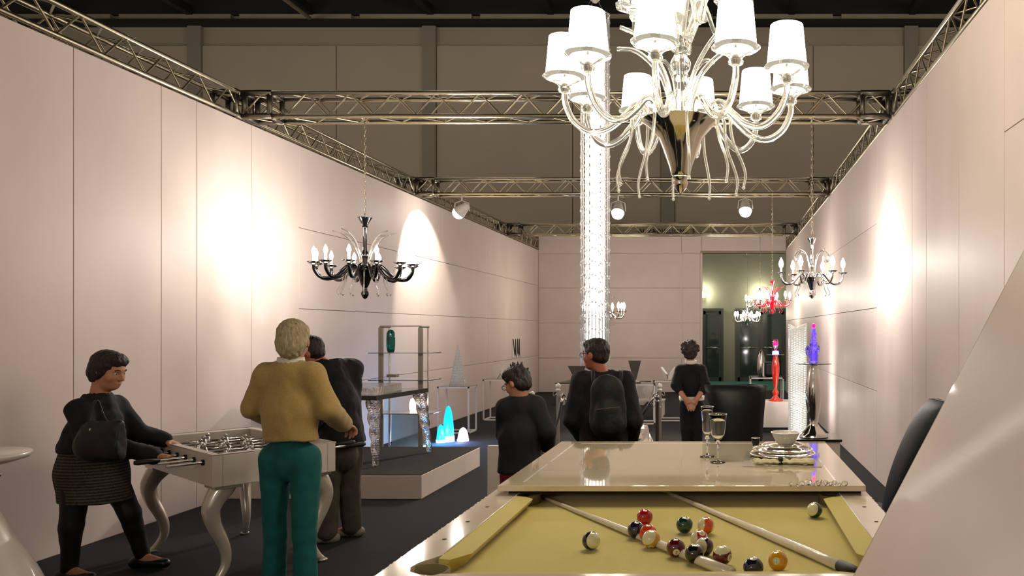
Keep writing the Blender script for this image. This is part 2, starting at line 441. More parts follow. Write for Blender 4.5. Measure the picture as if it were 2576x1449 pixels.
truss('side truss running along the top of the left wall', (XL-.11, -2.6, TZ0), (XL-.11, YB, TZ0), .42, (10.1, 14.4, 19.4))
truss('side truss running along the top of the right wall', (XR+.13, -2.6, TZ0), (XR+.13, YB, TZ0), .42, (10.1, 14.4, 19.4))
truss('nearest cross truss in view, passing behind the big white-shaded chandelier', (XL+.02, 7.66, TZ0), (XR, 7.66, TZ0), .40, (0.03, 5.9))
truss('middle cross truss carrying the three white spotlights', (XL+.02, 11.94, TZ0), (XR, 11.94, TZ0), .40, (0.03, 5.9))
truss('farthest cross truss in front of the dark hall lettering', (XL+.02, 17.0, TZ0), (XR, 17.0, TZ0), .40, (0.03, 5.9))
truss('cross truss overhead that carries the big white-shaded chandelier', (XL+.02, 4.2, TZ0), (XR, 4.2, TZ0), .40)
truss('added cross truss, unseen behind the photographer', (XL+.02, -2.0, TZ0), (XR, -2.0, TZ0), .40)  # added out of view to carry the extra chandelier

# ================================================================== spotlights on the middle truss
def spotlight(x, y, target, watts, label, angle, blend):
    p = at(x, y, 11.83); top = TZ0-.02
    t = thing('spotlight', label, 'spotlight', p, group='spotlights on the middle truss')
    d = (Vector(target)-p).normalized(); q = d.to_track_quat('Z', 'Y').to_matrix()
    def rot(mb): mb.v = [tuple(q @ Vector(v)) for v in mb.v]; return mb
    rot(MB().lathe([(.03, -.13), (.055, -.11), (.075, -.03), (.095, .05), (.1, .06), (.092, .06), (.085, .045)], 20)).build('housing', 'white_paint', t, False)
    rot(MB().lathe([(.0885, .045), (.088, .085), (.075, .12), (.045, .145), (.001, .155)], 20)).build('lens', 'spot_lens', t, False)
    MB().tube([(-.11, 0, -.02), (-.1, 0, .1), (0, 0, .14), (.1, 0, .1), (.11, 0, -.02)], .008, 6).build('yoke', 'white_paint', t, False)
    MB().tube([(0, 0, .14), (0, 0, top-p.z)], .012, 8).build('hanger', 'white_paint', t, False)
    spot('spotlight_beam', tuple(d*.17), tuple(d*2), watts, t, angle, blend)
spotlight(1162, 528, (-4.58, 12.02, 2.75), 150, 'white spotlight on the middle truss, left one aimed at the left wall', 100, .22)
spotlight(1555, 528, (-1.6, 9.9, .4), 420, 'white spotlight on the middle truss, centre one beside the crystal column', 95, .5)
spotlight(1875, 522, (.35, 10.6, 1.0), 150, 'white spotlight on the middle truss, right one above the red chandelier', 60, .4)

# ================================================================== pool table with its half dining cover
TCX = -.178; RAILZ = .86; CLOTHZ = .815; Y0, Y1 = 2.285, 4.47    # cushion noses near and far
pt = thing('pool_table', 'white lacquered pool table with pale yellow cloth, half covered by a white top', 'pool table', (TCX, 3.4, 0))
xo, xj, xn = .795, .676, .597       # outer edge, joint, cushion nose (half widths)
yo0, yo1 = 2.12, 4.62; yj0, yj1 = 2.25, 4.55
MB().box((TCX-.66, yj0-.02, CLOTHZ-.03), (TCX+.66, yj1+.02, CLOTHZ)).build('bed_cloth', 'cloth', pt)
def ring(cx, cy, r, a0, a1, n=9): return [(cx+r*math.cos(a0+(a1-a0)*i/n), cy+r*math.sin(a0+(a1-a0)*i/n)) for i in range(n+1)]
YM = (Y0+Y1)/2
for sgn in (-1, 1):       # side rails: white top with a rounded bite at the corner pockets
    X = lambda h: TCX+sgn*h
    poly = [(X(xo), yo0), (X(xo), yo1), (X(xj), yo1), (X(xj), 2.44)]
    poly += [(X(xj+.02), 2.40), (X(xj+.045), 2.355), (X(xj+.05), 2.31), (X(xj+.035), 2.27), (X(xj), 2.245), (X(xj-.04), 2.235), (X(xj-.06), yj0), (X(xj-.06), yo0)]
    MB().prism([(x, y, RAILZ-.05) for x, y in poly], (0, 0, .05)).build('side_rail', 'lacquer', pt)
    MB().tube([(X(xj), 2.45, RAILZ+.001), (X(xj), 4.5, RAILZ+.001)], .0022, 6).build('joint_highlight', 'white_gloss', pt)  # white highlight along the rail joint, put in as a thin tube
    for (c0, c1) in ((2.40, YM-.07), (YM+.07, Y1-.08)):     # cushions: top flat, nose, undercut
        b = MB(); a = []; 
        for (yy, hn) in ((c0, .045), (c0+.07, 0), (c1-.04, 0), (c1, .04)):
            a.append([(X(xj), yy, RAILZ), (X(xn+hn), yy, RAILZ-.004), (X(xn+.004+hn), yy, RAILZ-.014), (X(xn+.03+hn*.5), yy, CLOTHZ), (X(xj), yy, CLOTHZ)])
        vs = [p for s in a for p in s]; fs = [(0, 1, 2, 3, 4), (15, 19, 18, 17, 16)]
        for i in range(3):
            for k in range(5): fs.append((i*5+k, i*5+(k+1) % 5, (i+1)*5+(k+1) % 5, (i+1)*5+k))
        b.add(vs, fs).build('cushion', 'cloth', pt)
    # side skirt, rhinestones on its upper edge
    MB().bbox((min(X(xo-.02), X(xo-.06)), yo0+.02, .62), (max(X(xo-.02), X(xo-.06)), yo1-.02, RAILZ-.05), .006).build('side_panel', 'lacquer', pt)
    stud = withmat(MB().sphere((0, 0, 0), .0055, 8, 5).mesh('crystal_stud'), 'white_gloss')
    for i in range(26):
        inst(stud, 'crystal_stud', pt, (sgn*xo, -1.25+i*.045+.01*math.sin(i*2.1), RAILZ-.004))
for (a, b, nm) in ((yo0, yj0, 'end_rail'), (yj1, yo1, 'end_rail')):
    MB().box((TCX-xj+.06, a, RAILZ-.05), (TCX+xj-.06, b, RAILZ)).build(nm, 'lacquer', pt)
for (yn, yj) in ((Y0, yj0), (Y1, yj1)):
    sg_ = 1 if yn > yj else -1; a = []
    for (xx, hn) in ((-.585, -.03), (-.52, 0), (.52, 0), (.585, -.03)):
        a.append([(TCX+xx, yj, RAILZ), (TCX+xx, yn+sg_*hn*.8, RAILZ-.004), (TCX+xx, yn-sg_*.004+sg_*hn*.8, RAILZ-.014), (TCX+xx, yn-sg_*.02, CLOTHZ), (TCX+xx, yj, CLOTHZ)])
    vs = [p for s in a for p in s]; fs = [(0, 1, 2, 3, 4), (15, 19, 18, 17, 16)]
    for i in range(3):
        for k in range(5): fs.append((i*5+k, i*5+(k+1) % 5, (i+1)*5+(k+1) % 5, (i+1)*5+k))
    MB().add(vs, fs).build('cushion', 'cloth', pt)
for sx in (-1, 1):
    for py in (2.30, YM, 4.5):
        MB().lathe([(.056, -.055), (.06, -.005), (.066, -.005), (.066, -.06)], 20, (TCX+sx*(xj+(.0 if py != YM else -.02)), py, RAILZ)).build('pocket', 'pocket_leather', pt)
MB().box((TCX-.70, 2.2, .70), (TCX+.70, 4.55, CLOTHZ-.03)).build('slate_bed', 'underframe', pt)
MB().bbox((TCX-.72, yo0+.02, .62), (TCX+.72, yo0+.06, RAILZ-.05), .006).build('end_panel', 'lacquer', pt)
MB().bbox((TCX-.72, yo1-.06, .62), (TCX+.72, yo1-.02, RAILZ-.05), .006).build('end_panel', 'lacquer', pt)
for sx in (-1, 1):
    for yy in (2.42, 4.32):
        MB().bbox((TCX+sx*.58-.09, yy-.09, 0), (TCX+sx*.58+.09, yy+.09, .70), .01).build('leg', 'lacquer', pt)
for i in range(3):     # small dark sights let into the left rail
    for sx in (-1, 1):
        MB().lathe([(.001, .0012), (.008, .001)], 10, (TCX+sx*.735, 2.62+i*.24, RAILZ)).build('rail_sight', 'underframe', pt)

# dining cover (a separate loose top)
SZ = .90
dt = thing('dining_cover', 'glossy cream dining top laid over the far half of the pool table', 'table top', (TCX+.01, 3.98, RAILZ))
MB().bbox((-.935, 3.316, SZ-.024), (.603, 4.64, SZ), .003).build('top_board', 'slab_lacquer', dt)
for (x, y0, y1) in ((-.845, 3.40, 3.86), (-.845, 3.94, 4.16), (-.845, 4.18, 4.55), (.49, 3.42, 3.82), (.49, 3.90, 4.55)):
    MB().box((x-.004, y0, SZ), (x+.004, y1, SZ+.0008)).build('pale_strip', 'white_gloss', dt)  # thin pale lines raised slightly above the board
MB().box((-.80, 4.54, SZ), (.44, 4.547, SZ+.0008)).build('pale_strip', 'white_gloss', dt)  # far line: a reflection put in as a pale raised strip
for (x0, x1) in ((-.90, -.76), (.46, .59)):
    MB().box((x0, 3.36, RAILZ), (x1, 3.6, SZ-.024)).build('spacer', 'pocket_dark', dt)
    MB().box((x0, 4.3, RAILZ), (x1, 4.58, SZ-.024)).build('spacer', 'pocket_dark', dt)

# balls
BR = .0305
def ball_mat(name, rgb, stripe, q):
    m = mat(name, rgb, .08, coat=1.)
    nt = m.node_tree; b = nt.nodes['Principled BSDF']
    tc = nt.nodes.new('ShaderNodeTexCoord'); sp = nt.nodes.new('ShaderNodeSeparateXYZ'); nt.links.new(tc.outputs['Object'], sp.inputs[0])
    ab = nt.nodes.new('ShaderNodeMath'); ab.operation = 'ABSOLUTE'; nt.links.new(sp.outputs['Z'], ab.inputs[0])
    lt = nt.nodes.new('ShaderNodeMath'); lt.operation = 'GREATER_THAN'; lt.inputs[1].default_value = BR*.52 if stripe else 9
    nt.links.new(ab.outputs[0], lt.inputs[0])
    # number disc on +X
    ax = nt.nodes.new('ShaderNodeMath'); ax.operation = 'MULTIPLY'; ax.inputs[1].default_value = 1.0; nt.links.new(sp.outputs['X'], ax.inputs[0])
    dg = nt.nodes.new('ShaderNodeMath'); dg.operation = 'GREATER_THAN'; dg.inputs[1].default_value = BR*.925; nt.links.new(ax.outputs[0], dg.inputs[0])
    mx = nt.nodes.new('ShaderNodeMath'); mx.operation = 'MAXIMUM'; nt.links.new(lt.outputs[0], mx.inputs[0]); nt.links.new(dg.outputs[0], mx.inputs[1])
    mix = nt.nodes.new('ShaderNodeMix'); mix.data_type = 'RGBA'; nt.links.new(mx.outputs[0], mix.inputs['Factor'])
    mix.inputs['A'].default_value = lin(*rgb); mix.inputs['B'].default_value = lin(232, 222, 170)
    nt.links.new(mix.outputs['Result'], b.inputs['Base Color'])
# (x, y, colour, stripe, pole of the stripe, number side, number, label)
BALLS = [
 (1487, 1360, (40, 22, 40), 1, (.6, -.75, .2), (.3, .9, 0), '12', 'cream and dark purple striped ball lying alone at the left'),
 (1622, 1301, (176, 14, 16), 0, (0, 0, 1), (.2, 1, .2), '3', 'plain red ball, farthest back in the left cluster'),
 (1600, 1333, (34, 20, 46), 0, (0, 0, 1), (-.3, 1, .1), '4', 'plain dark violet ball at the left of the left cluster'),
 (1630, 1341, (216, 62, 14), 0, (0, 0, 1), (.1, 1, 0), '5', 'plain orange ball behind the cream and yellow striped one'),
 (1638, 1356, (214, 158, 30), 1, (-.40, -.72, .55), (.2, -.3, -.9), '9', 'cream and yellow striped ball touching the thinner cue'),
 (1722, 1320, (10, 60, 46), 0, (0, 1, 0), (.25, -.25, .95), '6', 'plain dark green ball between the two cues'),
 (1776, 1322, (222, 84, 22), 1, (-.9, -.35, .2), (.2, 1, .2), '13', 'orange and cream striped ball beside the dark green one'),
 (1700, 1378, (92, 14, 20), 0, (0, 0, 1), (.12, -.95, -.25), '7', 'plain maroon ball with a pale number disc'),
 (1759, 1356, (186, 20, 18), 1, (.95, .3, -.2), (.3, -.5, .8), '11', 'red striped ball behind the black cluster'),
 (1772, 1375, (46, 22, 40), 1, (-.65, -.7, .2), (.4, 1, .2), '10', 'cream and purple striped ball touching the black one'),
 (1747, 1393, (16, 15, 14), 0, (0, 1, 0), (.2, -.1, .97), '8', 'plain black ball in the middle cluster'),
 (1817, 1397, (98, 16, 22), 1, (-.05, -.2, .97), (.8, -.6, 0), '15', 'maroon and cream banded ball right of the black one'),
 (1895, 1427, (20, 22, 44), 0, (0, 1, 0), (0, -.2, .97), '2', 'plain navy ball at the near cushion, half hidden'),
 (1957, 1411, (226, 158, 16), 0, (0, 0, 1), (-.25, -.93, .25), '1', 'plain yellow ball near the thick end of the cue'),
 (2049, 1283, (16, 66, 50), 1, (-.6, -.7, .35), (.5, 1, .2), '14', 'green and cream striped ball alone at the far right'),
]
for k, (x, y, rgb, st, pole, dsc, num, lab) in enumerate(BALLS):
    Y = (EYE-CLOTHZ-BR)*FPX/(y-CY)
    ball_mat('ball_%d' % k, rgb, st, 0)
    t = thing('pool_ball', lab, 'pool ball', ((x-CX)*Y/FPX, Y, CLOTHZ+BR), group='pool balls on the cloth')
    b = MB().sphere((0, 0, 0), BR, 28, 18).build('ball_shell', 'ball_%d' % k, t, False)
    if st: zz = Vector(pole).normalized(); xx = Vector(dsc); xx = (xx-zz*xx.dot(zz)).normalized()
    else: xx = Vector(dsc).normalized(); zz = Vector((0, .1, 1)) if abs(xx.z) < .8 else Vector((0, 1, .1)); zz = (zz-xx*zz.dot(xx)).normalized()
    b.rotation_euler = Matrix((xx, zz.cross(xx), zz)).transposed().to_euler()
    letters(num, 'number', (BR*1.0005, 0, 0), BR*.42, 'letter', b, (PI/2, 0, PI/2), .0002)
# cues
def cue(p, q, r0, r1, label, butt=False):
    p = Vector(p); q = Vector(q); d = q-p
    t = thing('pool_cue', label, 'cue', p, group='cues on the cloth')
    n = 8; body = [d*(i/n) for i in range(n+1)]
    MB().tube([b*(.985 if butt else 1) for b in body], [r0+(r1-r0)*(i/n) for i in range(n+1)], 16).build('shaft', 'cue_wood', t, False)
    MB().tube([d*-.012, d*.0], r0*.98, 12).build('tip', 'rubber', t, False)
    if butt: MB().tube([d*.945, d*.985, d*1.0, d*1.004], [r1*1.05, r1*1.06, r1*1.0, r1*.7], 16).build('butt_cap', 'rubber', t, False)
cue((-.815, 3.51, CLOTHZ+.0065), (.03, 2.30+.045, CLOTHZ+.0175), .0062, .0172, 'pale cue at the left, running under the dining top to the near cushion')
cue((-.36, 3.78, CLOTHZ+.0065), (.402, 2.345, CLOTHZ+.0175), .0062, .0172, 'pale cue at the right with a black rubber butt cap', True)

# ------------------------------------------------------------------ table setting
def wineglass(px, py, hpx, bw, label, flute):
    Y = (EYE-SZ)*FPX/(py-CY); c = at(px, py, Y); h = hpx*Y/FPX; r = bw*Y/FPX/2
    t = thing('wine_glass', label, 'wine glass', (c.x, c.y, SZ+.0005), group='stemmed glasses on the dining top')
    MB().lathe([(.001, .001), (.037, .001), (.038, .003), (.012, .008), (.0045, .016)], 28).build('foot', 'glass', t, False)
    z = h*(.46 if not flute else .42)
    MB().lathe([(.0045, .014), (.004, .03), (.0055, z*.5), (.006, z*.82), (.012, z*.86), (.013, z*.92), (.007, z*.96), (.006, z)], 16).build('stem', 'glass', t, False)
    pr = [(.005, z-.001), (r*.45, z+h*.03), (r*.78, z+h*.12), (r*.9, z+h*.25), (r*.93, z+h*.38), (r*1.06, h)] if not flute else \
         [(.005, z-.001), (r*.5, z+h*.03), (r*.82, z+h*.10), (r*.86, z+h*.3), (r*.95, z+h*.48), (r*1.05, h)]
    ins = [(a-.0012, b) for a, b in reversed(pr)][:-1]+[(.001, z+.004)]
    MB().lathe(pr+ins, 32).build('bowl', 'glass', t, False)
    MB().tube([(r*1.055*math.cos(a*PI/16), r*1.055*math.sin(a*PI/16), h) for a in range(33)], .0012, 6, False).build('rim', 'rim_silver', t, False)
wineglass(1779, 1149, 126, 30, 'taller narrow stemmed glass standing behind the wider one', True)
wineglass(1806, 1163, 121, 43, 'wide cut stemmed glass standing in front of the narrow one', False)
pc = Vector((.312, 4.06, SZ))
solo('placemat', MB().prism([(.10, 3.77, SZ+.0005), (.475, 3.76, SZ+.0005), (.50, 4.24, SZ+.0005), (.13, 4.25, SZ+.0005)], (0, 0, .003)), 'plate_glass', 'clear glass placemat under the plates on the dining top', 'placemat', (.30, 4.0, SZ))
def plate(r, z, label, m='plate_glass'):
    t = thing('plate', label, 'plate', (pc.x, pc.y, z), group='stacked plates')
    MB().lathe([(.001, 0), (r*.55, 0), (r*.62, .006), (r*.97, .015), (r, .018), (r*.99, .0195), (r*.62, .010), (r*.55, .004), (.001, .004)], 48, ripple=(14, .006)).build('dish', m, t, False)
    MB().tube([(r*math.cos(a*PI/32), r*math.sin(a*PI/32), .018) for a in range(65)], .0032, 6, False).build('rim', 'plate_rim', t, False)
plate(.165, SZ+.004, 'widest glass plate with a silver rim, bottom of the stack')
plate(.150, SZ+.0245, 'middle glass plate with a silver rim in the stack')
plate(.105, SZ+.045, 'smallest glass plate with a silver rim, top of the stack')
bo = thing('glass_bowl', 'frosted glass bowl standing on the stacked plates', 'bowl', (pc.x+.015, pc.y, SZ+.0655))
MB().lathe([(.001, 0), (.038, 0), (.05, .012), (.066, .045), (.0745, .062), (.072, .062), (.062, .045), (.046, .016), (.001, .008)], 40, ripple=(9, .02)).build('bowl_body', 'bowl_frost', bo, False)
MB().tube([(.0735*(1+.02*math.cos(9*a*PI/32))*math.cos(a*PI/32), .0735*(1+.02*math.cos(9*a*PI/32))*math.sin(a*PI/32), .062) for a in range(65)], .002, 6, False).build('rim', 'rim_silver', bo, False)
nk = thing('napkin', 'cream cloth napkin pulled through a dark ring in front of the plates', 'napkin', (.29, 3.83, SZ+.004))
nm = MB()
for (x0, x1, ra, rb) in ((-.13, -.01, .022, .013), (.0, .15, .012, .03)):
    pts = [(x0+(x1-x0)*i/8, .004*math.sin(i*1.7), .016+.004*math.sin(i*2.3)) for i in range(9)]
    nm.tube(pts, [ra+(rb-ra)*i/8+.002*math.sin(i*2.9) for i in range(9)], 16, flat=.5)
    nm.tube([(a, b-.016, c_*.75) for a, b, c_ in pts], [(ra+(rb-ra)*i/8)*.7 for i in range(9)], 12, flat=.5)
    nm.tube([(a, b+.014, c_*.9) for a, b, c_ in pts], [(ra+(rb-ra)*i/8)*.7 for i in range(9)], 12, flat=.45)
nm.build('cloth', 'napkin', nk, False)
MB().lathe([(.015, -.01), (.018, -.01), (.018, .01), (.015, .01), (.015, -.01)], 20).build('napkin_ring', 'rubber', nk, False)
nr = nk.children[-1]; nr.rotation_euler = (0, PI/2, 0); nr.location = (-.005, 0, .017)
tg = thing('tumbler', 'small clear glass tumbler behind the stacked plates', 'glass', (.13+.06, 4.42, SZ+.0005))
MB().lathe([(.001, 0), (.018, 0), (.024, .05), (.0225, .05), (.0165, .006), (.001, .006)], 24).build('cup', 'glass', tg, False)
MB().tube([(.0235*math.cos(a*PI/12), .0235*math.sin(a*PI/12), .05) for a in range(25)], .0012, 6, False).build('rim', 'rim_silver', tg, False)
# beads lying along the near edge of the dining top
cr = withmat(MB().sphere((0, 0, 0), (.0125, .0125, .011), 8, 5).mesh('bead'), 'glass')
for p in cr.polygons: p.use_smooth = False
ORD = 'first second third fourth fifth sixth seventh eighth ninth tenth eleventh twelfth thirteenth'.split()
for i, (px, py, s) in enumerate(((1990, 1221, .8), (2006, 1222, .6), (2017, 1218, .9), (2034, 1217, 1.2), (2047, 1220, .6), (2054, 1209, .6), (2063, 1211, .8), (2059, 1220, .9), (2077, 1218, 1.0), (2090, 1219, .8), (2100, 1217, .9), (2112, 1221, .7), (2125, 1221, 1.1))):
    Y = (EYE-SZ)*FPX/(py+3-CY); o = inst(cr, 'glass_bead', None, ((px-CX)*Y/FPX, Y, SZ+.011*s)); o.scale = (s, s, s); o.rotation_euler = (0, 0, i*.7)
    tag(o, '%s clear faceted glass bead on the dining top, %s from the left in the row' % ('tiny' if s < .75 else 'small' if s < 1 else 'larger', ORD[i]), 'glass bead', 'glass beads on the dining top')

# ------------------------------------------------------------------ leaning board at the right, close to the lens
fx = lambda z_: -.14+z_/1.91          # slope of the leaning face
lb = thing('leaning_board', 'big cream lacquered board leaning over to the right in the near foreground', 'board', (.1, 1.5, 0))
nrm = Vector((.886, 0, -.464))*.045   # thickness, away from the face
face = [Vector((fx(0)+.02, 2.05, 0)), Vector((fx(0)+.02, .95, 0)), Vector((fx(1.96), .95, 1.96)), Vector((fx(1.96), 2.05, 1.96))]
face[0].x = face[1].x = fx(0)
MB().prism(face, nrm).build('core_board', 'board_edge', lb)
sl_ = Vector((1/1.91, 0, 1)).normalized()*.02; yy_ = Vector((0, .02, 0)); off = -nrm.normalized()*.004
MB().prism([face[0]+sl_-yy_+off, face[1]+sl_+yy_+off, face[2]-sl_+yy_+off, face[3]-sl_-yy_+off], -off).build('face_panel', 'board_lacquer', lb)
for yy in (1.15, 1.85):
    MB().tube([(fx(1.5)+.06, yy, 1.5), (1.25, yy, 0.0)], .02, 8).build('prop_strut', 'white_paint', lb)

# ------------------------------------------------------------------ leather chairs
def leather_chair(loc, rz, label, w=.47, h=1.17, lean=.11):
    "faces local -y; back at +y"
    t = thing('dining_chair', label, 'chair', loc, rz, 'black leather dining chairs')
    rows = []; n = 14
    for i in range(n+1):
        s = i/n; z = .40+(h-.40)*s
        y = .20+.02*s+lean*s**1.5 + (.05*max(0, s-.8)*5*(s-.8)*4)
        ww = w/2*(.55+.36*s**.8+.11*s**6); th = .035+.015*math.sin(PI*s)
        rows.append((z, y, ww, th))
    vs = []; fs = []; m = 9
    for side in (1, -1):
        for (z, y, ww, th) in rows:
            for k in range(m):
                u = -1+2*k/(m-1); zz = z-(.008*abs(u)**4 if z > h-.12 else 0)
                vs.append((u*ww, y+side*th*(1-.75*abs(u)**6)-.04*(1-u*u)*-1*.0+.05*(u*u), zz))
    R = n+1
    for s_ in range(2):
        for i in range(n):
            for k in range(m-1):
                a = s_*R*m+i*m+k; q = (a, a+1, a+m+1, a+m); fs.append(q if s_ == 0 else q[::-1])
    for i in range(n):
        for k in (0, m-1):
            a = i*m+k; b = R*m+i*m+k; fs.append((a, a+m, b+m, b) if k == 0 else (a, b, b+m, a+m))
    for k in range(m-1):
        fs.append((n*m+k, n*m+k+1, R*m+n*m+k+1, R*m+n*m+k)); fs.append((k, R*m+k, R*m+k+1, k+1))
    MB().add(vs, fs, True).build('backrest', 'black_leather', t, False)
    MB().bbox((-.23, -.25, .38), (.23, .24, .49), .035, 3).build('seat', 'black_leather', t, False)
    MB().tube([(u*w/2, .22+lean+.04+.05*u*u, h+.002-.008*u**4) for u in (-1, -.5, 0, .5, 1)], .006, 6).build('piping', 'black_matt', t, False)
    for sx in (-1, 1):
        for (yy, ty) in ((-.22, -.22), (.22, .30)):
            MB().tube([(sx*.2, yy, .4), (sx*.2, ty, 0)], [.024, .014], 8).build('leg', 'black_matt', t, False)
    return t
leather_chair((.78, 4.68, 0), -PI/2+.05, 'black leather high-backed chair by the right wall, behind the leaning board', .5, 1.13, .25)
leather_chair((.165, 5.18, 0), .16, 'black leather high-backed chair at the far end of the pool table', .435, 1.165)

# ================================================================== chandeliers
def chain_mb(z0, z1, r=.011, link=.05):
    b = MB(); n = max(1, int((z1-z0)/(link*.78))); st = (z1-z0)/n
    for i in range(n):
        zc = z0+st*(i+.5); pts = []
        for k in range(9):
            a = 2*PI*k/8; x = r*math.cos(a); z = link*.5*math.sin(a)
            pts.append((x if i % 2 else 0, 0 if i % 2 else x, zc+z))
        b.tube(pts, .0028, 4, False)
    return b
def leafpts(r0, z0, r1, z1, bend, n=8):
    return [(r0+(r1-r0)*t**1.25, 0, z0+(z1-z0)*(t if bend is None else 1-(1-t)**bend)) for t in [i/n for i in range(n+1)]]

# ---- the big one with ten white shades
bx = (1712-CX)*4.2/FPX
ch = thing('chandelier', 'big clear glass chandelier with ten white lampshades over the pool table', 'chandelier', (bx, 4.2, 2.65))
z = lambda y, Y=4.2: EYE-(y-CY)*Y/FPX-2.65
MB().lathe([(.0, -.30), (.04, -.295), (.052, -.27), (.06, -.24), (.085, -.17), (.115, -.09), (.165, -.03), (.205, .0), (.208, .004), (.19, .006), (.10, -.06), (.001, -.12)], 40).build('bowl', 'smoked_chrome', ch, False)
MB().lathe([(.0, -.385), (.012, -.375), (.034, -.345), (.040, -.325), (.034, -.305), (.046, -.30), (.046, -.29), (.03, -.285)], 28).build('finial', 'smoked_chrome', ch, False)
MB().lathe([(.03, -.1), (.034, .12), (.03, .16), (.04, .19), (.045, .23), (.036, .26), (.05, .275), (.056, .31), (.04, .34), (.03, .36), (.05, .375), (.055, .40), (.035, .42), (.04, .45), (.07, .55), (.09, .68), (.05, .72), (.03, .74), (.03, .92)], 28).build('stem', 'glowing_lamp_glass', ch, False)
arm_pts = smooth_path([(.15, 0, -.03), (.185, 0, .06), (.235, 0, .075), (.30, 0, .01), (.38, 0, -.055), (.47, 0, -.075), (.555, 0, -.02), (.598, 0, .07), (.60, 0, .135)], 6)
arm_me = withmat(MB().tube(arm_pts, [.0145+.004*math.sin(PI*i/(len(arm_pts)-1)) for i in range(len(arm_pts))], 12).mesh('arm'), 'glowing_lamp_glass')
cup_me = withmat(MB().lathe([(.02, .12), (.033, .128), (.036, .14), (.028, .148), (.04, .165), (.078, .188), (.112, .2), (.113, .204), (.078, .195), (.036, .172), (.012, .15), (.012, .12)], 28, (.60, 0, 0), ripple=(6, .02)).mesh('drip_cup'), 'glowing_lamp_glass')
cdl_me = withmat(MB().lathe([(.016, .13), (.016, .21)], 14, (.60, 0, 0)).mesh('candle_tube'), 'chrome_soft')
shd_me = withmat(MB().lathe([(.099, .205), (.081, .405), (.079, .405), (.097, .205), (.099, .205)], 36, (.60, 0, 0)).mesh('lamp_shade'), 'shade')
shd_cap = withmat(MB().lathe([(.001, .400), (.0785, .402)], 36, (.60, 0, 0)).mesh('shade_top'), 'shade')
shd_rim = withmat(MB().tube([(.60+.0985*math.cos(a*PI/18), .0985*math.sin(a*PI/18), .216) for a in range(37)], .0016, 5, False).mesh('shade_trim'), 'shade_trim')
for k in range(10):
    a = math.radians(-90-10+2+36*k)
    ar = inst(arm_me, 'arm', ch, rot=(0, 0, a))
    inst(cup_me, 'drip_cup', ar); inst(cdl_me, 'candle_tube', ar); s_ = inst(shd_me, 'lamp_shade', ar)
    inst(shd_rim, 'shade_trim', ar)
for k in range(0, 10, 2):     # light leaving the open lower ends of the shades
    a = math.radians(-90-8+36*k+9)
    spot('shade_light', (.6*math.cos(a), .6*math.sin(a), .16), (.45*math.cos(a), .45*math.sin(a), -1), 20, ch, 130, .6, (1, .93, .80), .07)
drop = smooth_path([(.20, 0, .03), (.235, 0, .055), (.262, 0, .03), (.268, 0, -.05), (.285, 0, -.13), (.325, 0, -.22), (.345, 0, -.29), (.335, 0, -.355)], 5)
drop_me = withmat(MB().tube(drop, [.010-.003*i/(len(drop)-1) for i in range(len(drop))], 8).sphere((.335, 0, -.357), .009, 8, 6).mesh('glass_drop'), 'glowing_lamp_glass')
for k in range(10): inst(drop_me, 'glass_drop', ch, rot=(0, 0, math.radians(-90+8+2+36*k)))
leaf = smooth_path([(.045, 0, .0), (.06, 0, .12), (.10, 0, .24), (.17, 0, .33), (.26, 0, .40), (.36, 0, .42)], 5)
leaf_me = withmat(MB().tube(leaf, [.016-.004*i/(len(leaf)-1) for i in range(len(leaf))], 10, flat=.6).mesh('glass_leaf'), 'glowing_lamp_glass')
for k in range(7): inst(leaf_me, 'glass_leaf', ch, rot=(0, 0, math.radians(10+51.4*k)))
leaf2 = smooth_path([(.04, 0, .44), (.10, 0, .58), (.16, 0, .72), (.26, 0, .86), (.36, 0, .90)], 5)
leaf2_me = withmat(MB().tube(leaf2, [.028-.012*i/(len(leaf2)-1) for i in range(len(leaf2))], 10, flat=.3).mesh('upper_leaf'), 'glowing_lamp_glass')
for k in range(8): inst(leaf2_me, 'upper_leaf', ch, rot=(0, 0, math.radians(22+45*k)))
up_pts = smooth_path([(.05, 0, .66), (.09, 0, .70), (.14, 0, .60), (.19, 0, .47), (.25, 0, .45), (.285, 0, .52), (.285, 0, .60)], 5)
up_me = withmat(MB().tube(up_pts, .012, 10).mesh('upper_arm'), 'glowing_lamp_glass')
upc_me = withmat(MB().lathe([(.018, .58), (.03, .60), (.026, .615), (.05, .635), (.105, .655), (.106, .66), (.05, .645), (.012, .62)], 24, (.285, 0, 0), ripple=(6, .03)).mesh('drip_cup'), 'glowing_lamp_glass')
ups_me = withmat(MB().lathe([(.09, .675), (.072, .86), (.07, .86), (.088, .675), (.09, .675)], 30, (.285, 0, 0)).mesh('lamp_shade'), 'shade')
for k in range(5):
    ar = inst(up_me, 'upper_arm', ch, rot=(0, 0, math.radians(-62+72*k)))
    inst(upc_me, 'drip_cup', ar); inst(ups_me, 'lamp_shade', ar)
chain_mb(.92, TZ0-2.65+.0, .012, .05).build('chain', 'aluminium', ch, False)

